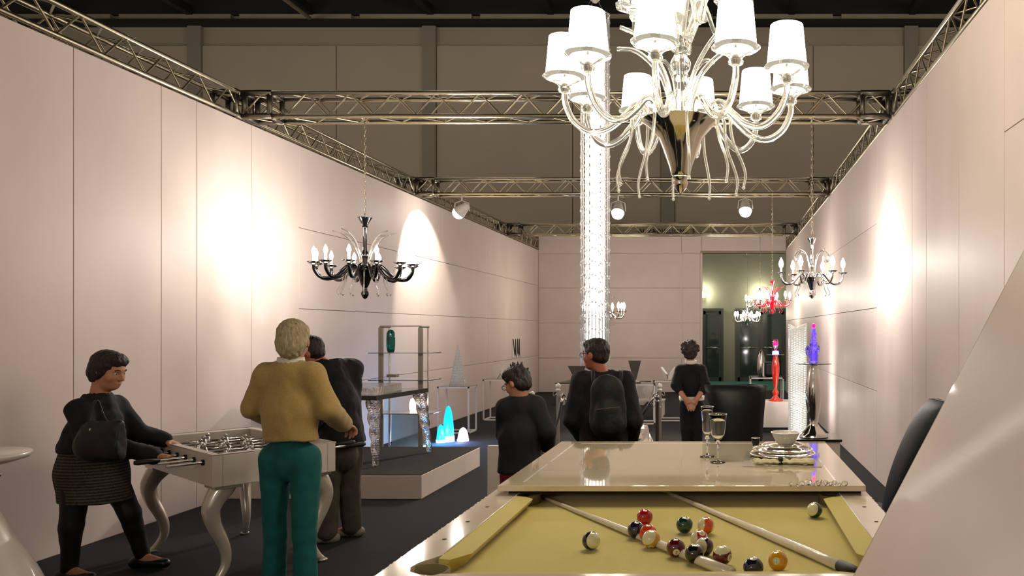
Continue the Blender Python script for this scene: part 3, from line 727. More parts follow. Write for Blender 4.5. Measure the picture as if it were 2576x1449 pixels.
# ---- generic small chandelier with bare bulbs
def small_chandelier(x, Y, y_rim, R, n, m, label, watts, top=None, phase=0., drops='glass', leaves='glass', bowl_s=1., bulb_r=.02, scroll=False, armr=.013, stem=None, hang=True):
    zr = EYE-(y_rim-CY)*Y/FPX; X = (x-CX)*Y/FPX
    t = thing('chandelier', label, 'chandelier', (X, Y, zr)); s = R/.46*bowl_s
    stem = stem or .52*s
    MB().lathe([(.0, -.14*s), (.022*s, -.135*s), (.04*s, -.10*s), (.06*s, -.04*s), (.10*s, .03*s), (.125*s, .045*s), (.11*s, .05*s), (.05*s, .02*s), (.0, .0)], 28).build('bowl', m, t, False)
    MB().lathe([(.0, -.25*s), (.02*s, -.235*s), (.036*s, -.205*s), (.036*s, -.18*s), (.02*s, -.155*s), (.026*s, -.145*s), (.015*s, -.13*s)], 20).build('finial', m, t, False)
    MB().lathe([(.02*s, .0), (.03*s, .10*s), (.022*s, .14*s), (.034*s, .17*s), (.034*s, .21*s), (.018*s, .24*s), (.02*s, stem-.06*s), (.03*s, stem-.05*s), (.02*s, stem-.03*s)], 20).build('stem', m, t, False)
    MB().lathe([(.018*s, stem-.04*s), (.03*s, stem-.02*s), (.065*s, stem+.04*s), (.068*s, stem+.045*s), (.06*s, stem+.046*s), (.01, stem+.01*s)], 20).build('canopy_cup', m, t, False)
    ap = smooth_path([(.08*s, 0, .03*s), (.12*s, 0, .085*s), (.17*s, 0, .07*s), (R*.62, 0, -.035*s), (R*.86, 0, -.045*s), (R*.985, 0, .02*s), (R, 0, .075*s)], 5)
    am = withmat(MB().tube(ap, armr*s*1.2, 8).mesh('arm'), m)
    cm = withmat(MB().lathe([(.014*s, .065*s), (.026*s, .08*s), (.06*s, .10*s), (.061*s, .104*s), (.02*s, .09*s), (.01*s, .075*s)], 16, (R, 0, 0)).mesh('drip_cup'), 'glass')
    km = withmat(MB().lathe([(.012*s, .08*s), (.012*s, .17*s)], 10, (R, 0, 0)).mesh('candle_tube'), 'candle')
    bm_ = withmat(MB().lathe([(.0, .165*s), (bulb_r*.7, .175*s), (bulb_r, .175*s+bulb_r*1.2), (bulb_r*.7, .175*s+bulb_r*2.4), (bulb_r*.2, .175*s+bulb_r*3.6), (.0, .175*s+bulb_r*3.8)], 10, (R, 0, 0)).mesh('bulb'), 'bulb')
    for k in range(n):
        a = inst(am, 'arm', t, rot=(0, 0, phase+2*PI*k/n)); inst(cm, 'drip_cup', a); inst(km, 'candle_tube', a); inst(bm_, 'bulb', a)
    if drops:
        dp = smooth_path([(.09*s, 0, .04*s), (.15*s, 0, .045*s), (.19*s, 0, -.02*s), (.215*s, 0, -.11*s), (.25*s, 0, -.17*s), (.235*s, 0, -.205*s)], 4)
        dm = withmat(MB().tube(dp, .0055*s, 6).sphere(dp[-1], .009*s, 8, 6).mesh('glass_drop'), drops)
        for k in range(n): inst(dm, 'glass_drop', t, rot=(0, 0, phase+2*PI*(k+.5)/n))
    if leaves:
        lp = smooth_path([(.03*s, 0, .05*s), (.06*s, 0, .2*s), (.12*s, 0, .32*s), (.21*s, 0, .40*s), (.29*s, 0, .42*s)], 4) if not scroll else \
             smooth_path([(.03*s, 0, .06*s), (.05*s, 0, .22*s), (.10*s, 0, .36*s), (.19*s, 0, .40*s), (.25*s, 0, .33*s), (.23*s, 0, .26*s), (.175*s, 0, .275*s), (.185*s, 0, .32*s)], 5)
        lm = withmat(MB().tube(lp, [.013*s*(1-.7*i/(len(lp)-1)) for i in range(len(lp))] if not scroll else .011*s, 8, flat=.5 if not scroll else 1).mesh('glass_leaf'), leaves)
        nl = 8 if not scroll else 6
        for k in range(nl): inst(lm, 'glass_leaf', t, rot=(0, 0, phase+.3+2*PI*k/nl))
    zt_ = (top or TZ0)-zr
    chain_mb(stem+.04*s, zt_, .010, .05).build('chain', 'aluminium', t, False)
    MB().tube([(0, -.13, zt_), (0, .13, zt_)] if not top else [(0, -.02, zt_), (0, LY+.07-Y, zt_)], .012, 8).build('hanger_bar', 'aluminium', t, False)
    nl = 4
    for k in range(nl):
        a = phase+2*PI*k/nl+.4; lamp('bulb_light', (R*1.0*math.cos(a), R*1.0*math.sin(a), .26*s), watts/nl, t)
    return t
small_chandelier(918, 7.66, 690, .445, 12, 'black_glass', 'black glass chandelier with twelve lit bulbs, hung before the left wall', 84, phase=.12)
small_chandelier(2043, 7.66, 705, .30, 6, 'chrome', 'clear and chrome scrolled chandelier hung close to the right wall', 58, phase=.05, scroll=True, bowl_s=1.1, bulb_r=.024)
small_chandelier(1943, 11.94, 765, .27, 6, 'red_glass', 'red glass chandelier hung from the middle truss', 40, phase=.2, bulb_r=.022, drops='red_glass', leaves='red_glass', bowl_s=1.05)
small_chandelier(1912, 17.0, 768, .30, 8, 'chrome', 'clear glass chandelier half hidden behind the red one', 30, phase=.1, bulb_r=.03)
small_chandelier(1518, 17.0, 795, .44, 10, 'chrome', 'pale chandelier at the back, mostly hidden behind the crystal column', 30, phase=.0, bulb_r=.035)
small_chandelier(1880, 22.5, 806, .34, 10, 'chrome', 'small chandelier standing in for a reflection in the double glazed door', 14, phase=.0, bulb_r=.035, top=3.75)  # reflection in the door glass, put in as a solid chandelier

small_chandelier(CX+2200, -2.0, CY+550, .44, 12, 'black_glass', 'added black glass chandelier, unseen behind the photographer', 85, phase=.2)  # added lamp out of view, brightens faces turned to the camera

# ---- tall column of glass strands
gx = (1497-CX)*7.2/FPX; zt = EYE-(40-CY)*7.2/FPX; zb = EYE-(915-CY)*7.2/FPX
gc = thing('crystal_column', 'tall hanging column of lit glass strands beside the big chandelier', 'chandelier', (gx, 7.2, zb))
H = zt-zb
def strand(r, beads, m, name, h=H, z0=0):
    b = MB().tube([(0, 0, z0), (0, 0, h)], r, 6)
    for i in range(beads):
        zz = z0+(h-z0)*(i+.5)/beads; b.sphere((0, 0, zz), (r*2.3, r*2.3, r*3.2), 6, 4)
    return withmat(b.mesh(name), m)
s_in = strand(.0058, 34, 'strand_glass', 'strand', H*.93, .05); s_out = strand(.0042, 26, 'strand_clear', 'strand')
for k in range(20):
    a = 2*PI*k/20; inst(s_in, 'inner_strand', gc, (.082*math.cos(a), .082*math.sin(a), .03*math.sin(k*2.3)))
for k in range(26):
    a = 2*PI*(k+.3)/26; inst(s_out, 'outer_strand', gc, (.128*math.cos(a), .128*math.sin(a), .02*math.sin(k*1.7)))
MB().tube([(0, 0, .1), (0, 0, H*.74)], .038, 16).build('light_core', 'led_core', gc, False)
MB().lathe([(.122, H), (.136, H), (.136, H+.012), (.122, H+.012), (.122, H)], 32).build('top_ring', 'chrome_soft', gc, False)
MB().lathe([(.078, H), (.088, H), (.088, H+.012), (.078, H+.012), (.078, H)], 28).build('top_ring', 'chrome_soft', gc, False)
MB().lathe([(.02, H+.24), (.05, H+.22), (.052, H+.15), (.02, H+.12)], 6, smooth=False).build('ceiling_box', 'white_paint', gc, False)
w = MB()
for k in range(4):
    a = PI/4+k*PI/2; w.tube([(.13*math.cos(a), .13*math.sin(a), H), (.03*math.cos(a), .03*math.sin(a), H+.15)], .0018, 5)
w.tube([(0, 0, H+.2), (0, 0, hz(40)-zb)], .004, 6)
w.build('suspension_wire', 'aluminium', gc, False)

# ================================================================== table football
FC = Vector((-3.325, 5.445, 0)); fang = math.atan2(-.627, .78)   # long axis direction u
ft = thing('football_table', 'white table football on curved silver legs, near the left wall', 'table football', FC, fang)
HL, HW, ZB, ZT = .665, .365, .605, .80
def fb(name, lo, hi, m, r=.006): return MB().bbox(lo, hi, r).build(name, m, ft, False)
fb('side_board', (-HL, -HW, ZB), (HL, -HW+.055, ZT), 'table_white'); fb('side_board', (-HL, HW-.055, ZB), (HL, HW, ZT), 'table_white')
fb('end_board', (-HL, -HW+.055, ZB), (-HL+.07, HW-.055, ZT), 'table_white'); fb('end_board', (HL-.07, -HW+.055, ZB), (HL, HW-.055, ZT), 'table_white')
fb('bottom_board', (-HL+.02, -HW+.02, ZB), (HL-.02, HW-.02, ZB+.02), 'table_white')
fb('playing_field', (-HL+.07, -HW+.055, ZB+.06), (HL-.07, HW-.055, ZB+.075), 'field_dark', .002)
MB().tube([(-HL, -HW, ZT), (HL, -HW, ZT), (HL, HW, ZT), (-HL, HW, ZT), (-HL, -HW, ZT)], .004, 6).build('rim_edging', 'silver_lacquer', ft, False)
pl_me = withmat(MB().box((-.010, -.014, -.075), (.010, .014, -.035)).tube([(0, 0, -.04), (0, 0, .03)], [.014, .017], 8).sphere((0, 0, .045), .014, 10, 6).mesh('player_figure'), 'player_silver')
rod_me = withmat(MB().tube([(0, -.62, 0), (0, .56, 0)], .008, 8).mesh('rod'), 'chrome')
hd_me = withmat(MB().tube([(0, -.64, 0), (0, -.62, 0), (0, -.56, 0), (0, -.51, 0)], [.012, .017, .015, .011], 10).mesh('handle'), 'rubber')
bs_me = withmat(MB().tube([(0, -HW-.012, 0), (0, -HW+.005, 0)], .018, 12).tube([(0, HW-.005, 0), (0, HW+.012, 0)], .018, 12).mesh('bearing'), 'rubber')
for k in range(8):
    x = -HL+.07+(2*HL-.14)*(k+.5)/8; flip = 1 if k in (0, 1, 3, 5) else -1
    r = inst(rod_me, 'rod', ft, (x, 0, ZT-.055), (0, 0, 0 if flip == 1 else PI))
    inst(hd_me, 'handle', r); inst(bs_me, 'bearing', r)
    cnt = [1, 2, 3, 4, 4, 3, 2, 1][k]
    for i in range(cnt): inst(pl_me, 'player_figure', r, (0, (i-(cnt-1)/2)*.14, 0), (.3*math.sin(k*3), .25*math.sin(k*5), 0))
def cabriole(cx, cy, dx, dy):
    P = [(.0, .605), (.01, .58), (.05, .52), (.072, .45), (.055, .36), (.012, .26), (-.012, .18), (-.008, .10), (.03, .035), (.055, .012)]
    Rr = [.074, .070, .058, .050, .042, .036, .031, .027, .022, .020]
    pts = smooth_path([(cx+o*dx, cy+o*dy, zz) for o, zz in P], 4); n = len(pts)
    rr = np.interp(np.linspace(0, len(Rr)-1, n), range(len(Rr)), Rr)
    g = MB().tube(pts, list(rr), 14).build('leg', 'silver_lacquer', ft, False)
    e = pts[-1]; MB().lathe([(.02, 0), (.03, .004), (.03, .014), (.018, .02)], 14, (e[0], e[1], 0)).build('foot', 'silver_lacquer', g, False)
    MB().bbox((cx-.08, cy-.08, .585), (cx+.08, cy+.08, .61), .006).build('leg_block', 'silver_lacquer', g, False)
cabriole(-.56, -.27, -.35, -1.0); cabriole(.56, -.27, .1, -1.0); cabriole(.56, .27, .1, 1.0); cabriole(-.56, .27, -.9, .2)

# white pedestal table cut by the left edge of the photograph
wt = thing('pedestal_table', 'white round pedestal table cut off by the left edge of the picture', 'table', (-3.88, 4.05, 0))
MB().lathe([(.001, .86), (.2, .862), (.27, .885), (.285, .905), (.28, .915), (.001, .92)], 40).build('table_top', 'table_white', wt, False)
MB().lathe([(.42, 0), (.415, .03), (.375, .12), (.30, .30), (.205, .48), (.12, .68), (.1, .86)], 32).build('pedestal', 'table_white', wt, False)
lv = MB().tube([(0, 0, .80), (.15, -.02, .81), (.23, -.03, .818)], [.006, .008, .010], 8).build('lever', 'chrome', wt, False)

# ================================================================== platform with ice-glass table
pf = thing('platform', 'low white platform with dark carpet top beside the left wall', 'platform', (-3.65, 8.1, 0))
PX0, PX1, PY0, PY1 = XL+.01, -2.75, 7.29, 9.05
MB().bbox((PX0, PY0, 0), (PX1, PY1, .215), .004).build('plinth_body', 'plinth_white', pf)
MB().box((PX0+.005, PY0+.005, .215), (PX1-.005, PY1-.005, .222)).build('carpet_top', 'carpet_top', pf)
it = thing('ice_table', 'glass table with rippled ice-like top and twisted tapering glass legs on the platform', 'table', (-3.7, 8.15, .222))
tp = [(-3.30, 7.60), (-3.18, 8.62), (-4.25, 8.75), (-4.40, 7.72)]
MB().prism([(x, y, .875) for x, y in tp], (0, 0, .045)).build('edge_frame', 'black_slab', it)
MB().prism([(-3.32, 7.63, .9205), (-3.36, 8.35, .9205), (-4.2, 8.4, .9205), (-4.36, 7.75, .9205)], (0, 0, .075)).build('ice_block', 'glass_ice', it)
def twisted_leg(top, bot):
    b = MB(); n = 26; seg = 12; vs = []; top = Vector(top); bot = Vector(bot)
    for i in range(n+1):
        s = i/n; c = top.lerp(bot, s); r = .062*(1-s)+.024*s
        for k in range(seg):
            a = 2*PI*k/seg+s*7; rr = r*(1+.22*math.cos(4*(2*PI*k/seg)))
            vs.append((c.x+rr*math.cos(a), c.y+rr*math.sin(a), c.z))
    fs = [(i*seg+k, i*seg+(k+1) % seg, (i+1)*seg+(k+1) % seg, (i+1)*seg+k) for i in range(n) for k in range(seg)]+[tuple(range(seg)), tuple(n*seg+k for k in range(seg))]
    b.add(vs, fs).build('leg', 'glass_ice', it)
twisted_leg((-3.37, 7.70, .875), (-3.36, 7.73, .222)); twisted_leg((-3.24, 8.53, .875), (-3.165, 8.63, .222))
twisted_leg((-4.2, 8.6, .875), (-4.22, 8.65, .222)); twisted_leg((-4.3, 7.8, .875), (-4.32, 7.78, .222))

# shelf behind the platform
sx0, sx1, sy0, sy1 = -4.035, -3.565, 9.42, 9.66
sh = thing('display_shelf', 'tall open metal shelf with glass shelves behind the ice-like table', 'shelf', (-3.8, 9.54, 0))
for x in (sx0, sx1):
    MB().bbox((x-.03, sy0-.012, 0), (x+.03, sy0+.012, 1.58), .01).build('front_post', 'grey_metal', sh)
    MB().bbox((x-.01, sy1-.008, 0), (x+.01, sy1+.008, 1.60), .003).build('rear_post', 'chrome_soft', sh)
    MB().bbox((x-.022, sy0, 1.575), (x+.022, sy1, 1.60), .008).build('top_bracket', 'grey_metal', sh)
MB().box((sx0, sy0-.005, 1.588), (sx1, sy0+.02, 1.602)).build('top_bar', 'grey_metal', sh)
for zz in (1.277, .955, .56):
    MB().bbox((sx0-.13, sy0-.06, zz-.005), (sx1+.14, sy1+.06, zz+.005), .002, 1).build('glass_shelf', 'glass_shelf', sh)
MB().box((sx0+.03, sy1-.004, .05), (sx1-.02, sy1+.004, .56)).build('glass_panel', 'glass_blue', sh)
MB().bbox((sx0+.02, sy0, .0), (sx1-.02, sy1, .05), .004).build('base_box', 'black_matt', sh)
MB().tube([(sx0+.2, sy0+.02, .06), (sx1-.02, sy1-.02, .14)], .014, 8).build('light_tube', 'white_light', sh)
MB().bbox((sx0+.04, sy0+.06, .985), (sx0+.15, sy0+.16, 1.02), .004).build('bracket_block', 'grey_metal', sh)
gv = thing('green_vase', 'dark green glass vase standing on the upper shelf', 'vase', ((983-CX)*9.52/FPX, 9.52, 1.283))
MB().lathe([(.0, 0), (.035, 0), (.043, .02), (.05, .08), (.051, .17), (.045, .235), (.025, .268), (.0, .272)], 24).build('vase_body', 'glass_green', gv, False)
MB().lathe([(.0, .012), (.03, .015), (.035, .08), (.03, .2), (.0, .23)], 20).build('glass_core', 'glass_ice', gv, False)
pk = solo('shelf_lamp', MB().lathe([(.0, 0), (.05, 0), (.062, .04), (.06, .10), (.045, .15), (.0, .175)], 20, ((1043-CX)*9.6/FPX, 9.6, .566)), 'pinkwhite_glow', 'small pink-white glowing lamp on the lower glass shelf', 'lamp', ((1043-CX)*9.6/FPX, 9.6, .566))
lamp('shelf_light', (0, -.12, .1), 3, pk, (1, .85, .75))

# blue glowing cones on the carpet
def glow_cone(px, py, Y, h, r, m, mb, label, w, color):
    c = at(px, py, Y)
    t = thing('cone_lamp', label, 'lamp', (c.x, Y, 0), group='blue glowing glass cones')
    n = 18; prof = [(r*1.02, 0), (r*1.03, h*.08)]+[(r*math.sqrt(max(0, 1-((i/n)**1.9)))*(1 if i < n else 0)+.0005, h*(.08+.92*i/n)) for i in range(n+1)]
    MB().lathe(prof, 24, ripple=(8, .012)).build('glass_cone', m, t, False)
    MB().lathe([(r*1.08, 0), (r*1.1, .015), (r*1.06, h*.16), (r*1.02, h*.16)], 24, ripple=(9, .03)).build('glow_base', mb, t, False)
    lamp('cone_light', (0, -r*1.9, h*.3), w, t, color, .05)
glow_cone(1128, 1108, 11.05, .50, .075, 'cyan_glow', 'cyan_base', 'tallest blue glowing glass cone on the dark carpet', 16, (.1, .45, 1))
glow_cone(1109, 1110, 10.95, .25, .058, 'cyan_glow', 'cyan_base', 'short blue glowing glass cone at the left of the tall one', 6, (.1, .45, 1))
glow_cone(1165, 1106, 11.1, .19, .072, 'lavender_glow', 'lavender_glow', 'short white-lavender glowing glass cone on the dark carpet', 6, (.35, .45, 1))

# ================================================================== white frame stands
def frame_stand(x0, y0, w, d, h, label, grp='white wire-cube stands', plate=True, r=.011):
    t = thing('frame_stand', label, 'display stand', (x0+w/2, y0+d/2, 0), group=grp)
    me = {}
    def bar(p, q): MB().box([min(a, b)-r for a, b in zip(p, q)], [max(a, b)+r for a, b in zip(p, q)]).build('bar', 'white_paint', t)
    X = (x0, x0+w); Yv = (y0, y0+d); Z = (r, h-r)
    for a in X:
        for b in Yv: bar((a, b, r), (a, b, h-r))
    for zz in Z:
        for b in Yv: bar((X[0], b, zz), (X[1], b, zz))
        for a in X: bar((a, Yv[0], zz), (a, Yv[1], zz))
    if plate: MB().box((x0-r, y0-r, h), (x0+w+r, y0+d+r, h+.006)).build('top_plate', 'glass_shelf', t)
    return t
frame_stand(-4.235, 11.88, .455, .36, .70, 'white wire-cube stand carrying the crystal cone')
frame_stand(-4.07, 13.6, .45, .40, .70, 'white wire-cube stand carrying the white petal sculpture')
frame_stand(-1.147, 13.5, .45, .42, .69, 'white wire-cube stand carrying the white V-shaped bowl')
frame_stand(-1.60, 13.05, .50, .42, .66, 'white wire-cube stand half hidden behind the man with the backpack')
frame_stand(.52, 14.2, .58, .5, .70, 'white wire-cube stand behind the red lamp')
cn = solo('crystal_cone', MB().lathe([(.125, 0), (.123, .01)]+[(.12*(1-i/30)+.004*((i % 2)), .01+.63*i/30) for i in range(31)], 20, smooth=False), 'crystal_frost', 'tall sparkling frosted crystal cone on the wire-cube stand', 'sculpture', (-4.0, 12.06, .706), world=False)
ps = thing('petal_sculpture', 'white folded petal sculpture standing on the wire-cube stand', 'sculpture', (-3.83, 13.75, .706))
for (dx, s, tilt) in ((-.06, 1, -.25), (.07, .8, .3)):
    pr = [(.0, 0, .0), (.07*s, 0, .06), (.11*s, 0, .14), (.09*s, 0, .22), (.03*s, 0, .245), (-.05*s, 0, .235), (-.10*s, 0, .17), (-.09*s, 0, .08), (-.03, 0, .01)]
    b = MB().prism([(x, 0, zz) for x, _, zz in pr], (0, .03, 0)); o = b.build('petal', 'white_faceted', ps, False); o.location = (dx, 0, .001); o.rotation_euler = (0, tilt*.4, tilt*2)
# wall picture with black and white shards
wpY0, wpY1, wz0, wz1 = 17.36, 17.96, .94, 1.36
wp = thing('wall_picture', 'small black and white zigzag picture hanging on the left wall', 'picture', (XL, 17.66, .94))
MB().box((XL+.002, wpY0, wz0), (XL+.02, wpY1, wz1)).build('picture_board', 'white_faceted', wp)
for (a, b, c, d) in ((0, .16, .30, .08), (.34, .22, .5, .42), (.62, .60, .80, .74), (.86, .8, 1, .96)):
    f = lambda t: wpY0+(wpY1-wpY0)*t
    MB().prism([(XL+.021, f(a), wz1), (XL+.021, f(a)+.07, wz1-.02), (XL+.021, f(c)+.02, wz0+.0), (XL+.021, f(b)+.02, wz0+.10)], (.004, 0, 0)).build('shard', 'black_matt', wp)

# ================================================================== display in the middle at the back
pA = solo('white_plinth', MB().bbox((-3.35, 16.4, 0), (-1.6, 17.3, .43), .006), 'plinth_white', 'long low white plinth under the black angular slab, at the back', 'plinth', (-2.5, 16.8, 0))
bs = thing('angular_slab', 'black angular faceted slab lying on the long white plinth', 'sculpture', (-3.0, 16.8, .43))
MB().prism([(-3.45, 16.5, .431), (-2.95, 16.45, .431), (-2.85, 17.1, .431)], (0, 0, .015)).build('lower_facet', 'black_slab', bs)
MB().add([(-3.45, 16.5, .446), (-2.95, 16.45, .446), (-2.95, 17.0, .54), (-3.05, 17.1, .446)], [(0, 1, 2), (1, 3, 2), (3, 0, 2), (0, 3, 1)]).build('raised_facet', 'black_slab', bs)
def funnel(px, py0, py1, Y, w, label, m, base_z):
    c = at(px, py1, Y); topz = at(px, py0, Y).z; hw = w*Y/FPX/2
    t = thing('funnel_sculpture', label, 'sculpture', (c.x, Y, base_z))
    zb_ = max(c.z, base_z+.02)
    v = [(-hw, -.05, topz-base_z), (hw, -.05, topz-base_z), (hw*.8, .22, topz-base_z-.02), (-hw*.8, .22, topz-base_z-.02), (.03, 0, zb_-base_z), (-.03, 0, zb_-base_z)]
    MB().add(v, [(0, 1, 4, 5), (1, 2, 4), (2, 3, 5, 4), (3, 0, 5), (0, 3, 2, 1)]).build('funnel', m, t, False)
    MB().bbox((-.02, -.02, 0), (.02, .02, zb_-base_z+.01), .002, 1).build('stem', m, t, False)
    MB().bbox((-.10, -.08, 0), (.10, .08, .012), .002, 1).build('foot', m, t, False)
funnel(1597, 907, 955, 16.6, 32, 'grey upturned triangular sculpture above the right end of the long plinth', 'grey_metal', .43)
funnel(1452, 920, 960, 16.7, 46, 'grey upturned triangular sculpture left of the man with the backpack', 'grey_metal', .43)
sl2 = thing('black_tray', 'black angular tray at the right end of the long white plinth', 'tray', (-1.75, 16.55, .43))
MB().prism([(-1.70, 16.42, .431), (-1.63, 16.42, .431), (-1.48, 16.7, .431), (-1.70, 16.8, .431)], (0, 0, .05)).build('tray_body', 'black_slab', sl2)
wc = solo('white_post', MB().bbox((-1.62, 14.6, 0), (-1.545, 14.68, .62), .003), 'plinth_white', 'short square white post beside the white gem sculpture', 'post', (-1.58, 14.64, 0))
lt_ = thing('low_table', 'low white table under the white gem sculpture at the back', 'table', (-1.3, 14.4, 0))
MB().bbox((-1.62, 14.15, .27), (-1.02, 14.55, .295), .004).build('table_top', 'white_paint', lt_)
for (x, y) in ((-1.59, 14.18), (-1.05, 14.18), (-1.59, 14.52), (-1.05, 14.52)): MB().box((x-.015, y-.015, 0), (x+.015, y+.015, .27)).build('leg', 'white_paint', lt_)
gm = solo('gem_sculpture', MB().add([(-1.43, 14.3, .46), (-1.36, 14.25, .575), (-1.20, 14.25, .575), (-1.15, 14.3, .47), (-1.30, 14.22, .30), (-1.24, 14.5, .30), (-1.33, 14.5, .56), (-1.22, 14.5, .56)],
    [(0, 1, 2, 3, 4), (6, 5, 7), (1, 6, 7, 2), (0, 6, 1), (3, 2, 7), (0, 4, 5, 6), (3, 7, 5, 4)]), 'white_faceted', 'white faceted gem-shaped sculpture on the low white table', 'sculpture', (-1.3, 14.35, .296))
vb = thing('v_bowl', 'white folded V-shaped bowl on a wire-cube stand', 'bowl', (-.92, 13.66, .696))
for sx in (-1, 1):
    MB().add([(0, -.09, .0), (sx*.055, -.06, 0), (sx*.055, .1, 0), (0, .1, 0), (sx*.03, -.09, .10), (sx*.125, -.05, .215), (sx*.10, .13, .215), (sx*.01, .11, .09)],
             [(0, 1, 5, 4), (1, 2, 6, 5), (2, 3, 7, 6), (3, 0, 4, 7), (0, 3, 2, 1), (4, 5, 6, 7)]).build('wing', 'white_faceted', vb, False)
# crumpled silver vase
cv = MB(); n = 22; seg = 20; vs = []
for i in range(n+1):
    s = i/n; r = .05+.11*math.sin(PI*min(1, s*.62+.25))**1.5
    for k in range(seg):
        a = 2*PI*k/seg; rr = r*(1+.13*noise.noise(Vector((math.cos(a)*2.2, math.sin(a)*2.2, s*5)))+.1*noise.noise(Vector((math.cos(a)*6, math.sin(a)*6, s*9))))
        vs.append((rr*math.cos(a), rr*math.sin(a), s*.66))
cv.add(vs, [(i*seg+k, i*seg+(k+1) % seg, (i+1)*seg+(k+1) % seg, (i+1)*seg+k) for i in range(n) for k in range(seg)]+[tuple(range(seg)), tuple(n*seg+k for k in range(seg))])
solo('crumpled_vase', cv, 'chrome', 'crumpled shiny silver vase on the floor right of the man with the backpack', 'vase', ((1608-CX)*7.5/FPX, 7.5, 0), world=False)

# stanchions and ropes
def stanchion(px, Y, label, ztop=1.0, m='white_paint'):
    X = (px-CX)*Y/FPX
    t = thing('stanchion', label, 'stanchion', (X, Y, 0), group='rope stanchions')
    MB().lathe([(.15, 0), (.15, .015), (.05, .035), (.02, .05)], 28).build('base', m, t, False)
    MB().lathe([(.0165, .04), (.0165, ztop-.075), (.026, ztop-.07), (.026, ztop-.06), (.016, ztop-.055), (.013, ztop-.045)], 16).build('post', m, t, False)
    MB().sphere((0, 0, ztop-.025), .027, 18, 12).build('ball_top', m, t, False)
    for s in (-1, 1):
        MB().tube(smooth_path([(s*.015, 0, ztop-.10), (s*.045, 0, ztop-.13), (s*.05, 0, ztop-.10), (s*.04, 0, ztop-.085)], 3), .0035, 6).build('hook', 'chrome_soft', t, False)
    return Vector((X, Y, ztop-.115))
sA = stanchion(1404, 8.15, 'white rope stanchion with ball top, left of the man with the backpack')
sB = stanchion(1660, 8.15, 'white rope stanchion with ball top, right of the man with the backpack')
sC = stanchion(1338, 7.1, 'white rope stanchion with ball top, hidden behind the boy')
stanchion(1653, 7.75, 'grey steel post standing just in front of the right white stanchion', .92, 'steel_post')
def rope(a, b, sag, label):
    a = a+Vector((.05 if b.x > a.x else -.05, 0, 0)); b = b+Vector((-.05 if b.x > a.x else .05, 0, 0))
    pts = [a.lerp(b, i/16)-Vector((0, 0, sag*4*(i/16)*(1-i/16))) for i in range(17)]
    t = thing('barrier_rope', label, 'rope', a)
    MB().tube(pts[1:-1], .013, 8).build('cord', 'black_matt', t)
    MB().tube(pts[:2], .015, 8).build('end_hook', 'chrome', t); MB().tube(pts[-2:], .015, 8).build('end_hook', 'chrome', t)
rope(sA, sB, .42, 'black barrier rope sagging behind the man with the backpack')
rope(sC, sA, .34, 'black barrier rope between the boy and the left stanchion')

# ================================================================== right-hand lamps
rp = thing('white_plinth', 'low white plinth under the red lamp', 'plinth', (.83, 12.3, 0))
MB().bbox((.60, 12.06, .07), (1.05, 12.55, .455), .004).build('plinth_body', 'plinth_white', rp); MB().box((.63, 12.09, 0), (1.02, 12.5, .07)).build('recessed_base', 'black_matt', rp)
rl = thing('red_lamp', 'red lacquered baluster lamp with violet-lit clear top on a white plinth', 'lamp', ((1951-CX)*12.28/FPX, 12.28, .455))
MB().lathe([(.115, 0), (.115, .012), (.06, .04), (.035, .08), (.05, .115), (.052, .14), (.03, .17), (.026, .2), (.04, .28), (.058, .42), (.062, .52), (.052, .61), (.036, .69), (.04, .71)], 32).build('body', 'red_lacquer', rl, False)
MB().lathe([(.14, .71), (.14, .716)], 36).build('glass_disc', 'glass_shelf', rl, False)
MB().lathe([(.05, .716), (.052, .74), (.045, .77), (.04, .775)], 24).build('glow_collar', 'violet_glow', rl, False)
MB().lathe([(.044, .772), (.042, .92), (.03, .945), (.0, .95)], 24).build('glass_top', 'glass', rl, False)
MB().sphere((0, 0, .885), (.028, .028, .034), 14, 10).build('glow_bulb', 'magenta_glow', rl, False)
lamp('red_lamp_light', (0, -.1, .8), 2.5, rl, (.6, .45, 1))
# woven glass column
wcx, wcy = .995, 11.5
wg = thing('glass_column', 'tall square column of woven white glass lit from below, near the right wall', 'floor lamp', (wcx+.115, wcy+.11, 0))
MB().box((wcx+.02, wcy+.02, .0), (wcx+.21, wcy+.2, .03)).build('base', 'white_paint', wg)
MB().box((wcx+.055, wcy+.06, .03), (wcx+.175, wcy+.16, .42)).build('light_box', 'white_light', wg)
bar_me = withmat(MB().tube([(0, 0, -.14), (0, 0, .14)], .0088, 5).mesh('glass_rod'), 'crystal_lit')
for i in range(92):
    zz = .04+1.56*i/92; s = 1 if i % 2 else -1
    for yy in (wcy, wcy+.215):
        inst(bar_me, 'glass_rod', wg, (.0, yy-wcy-.11, zz), (0, PI/2-s*.42, 0))
    if i % 2 == 0:
        for xx in (-.115, .115): inst(bar_me, 'glass_rod', wg, (xx, 0, zz), (PI/2-.42, 0, 0))
lamp('column_light', (0, 0, .55), 24, wg, (1, .96, .92), .06); lamp('column_light', (0, 0, 1.15), 14, wg, (1, .96, .92), .06)
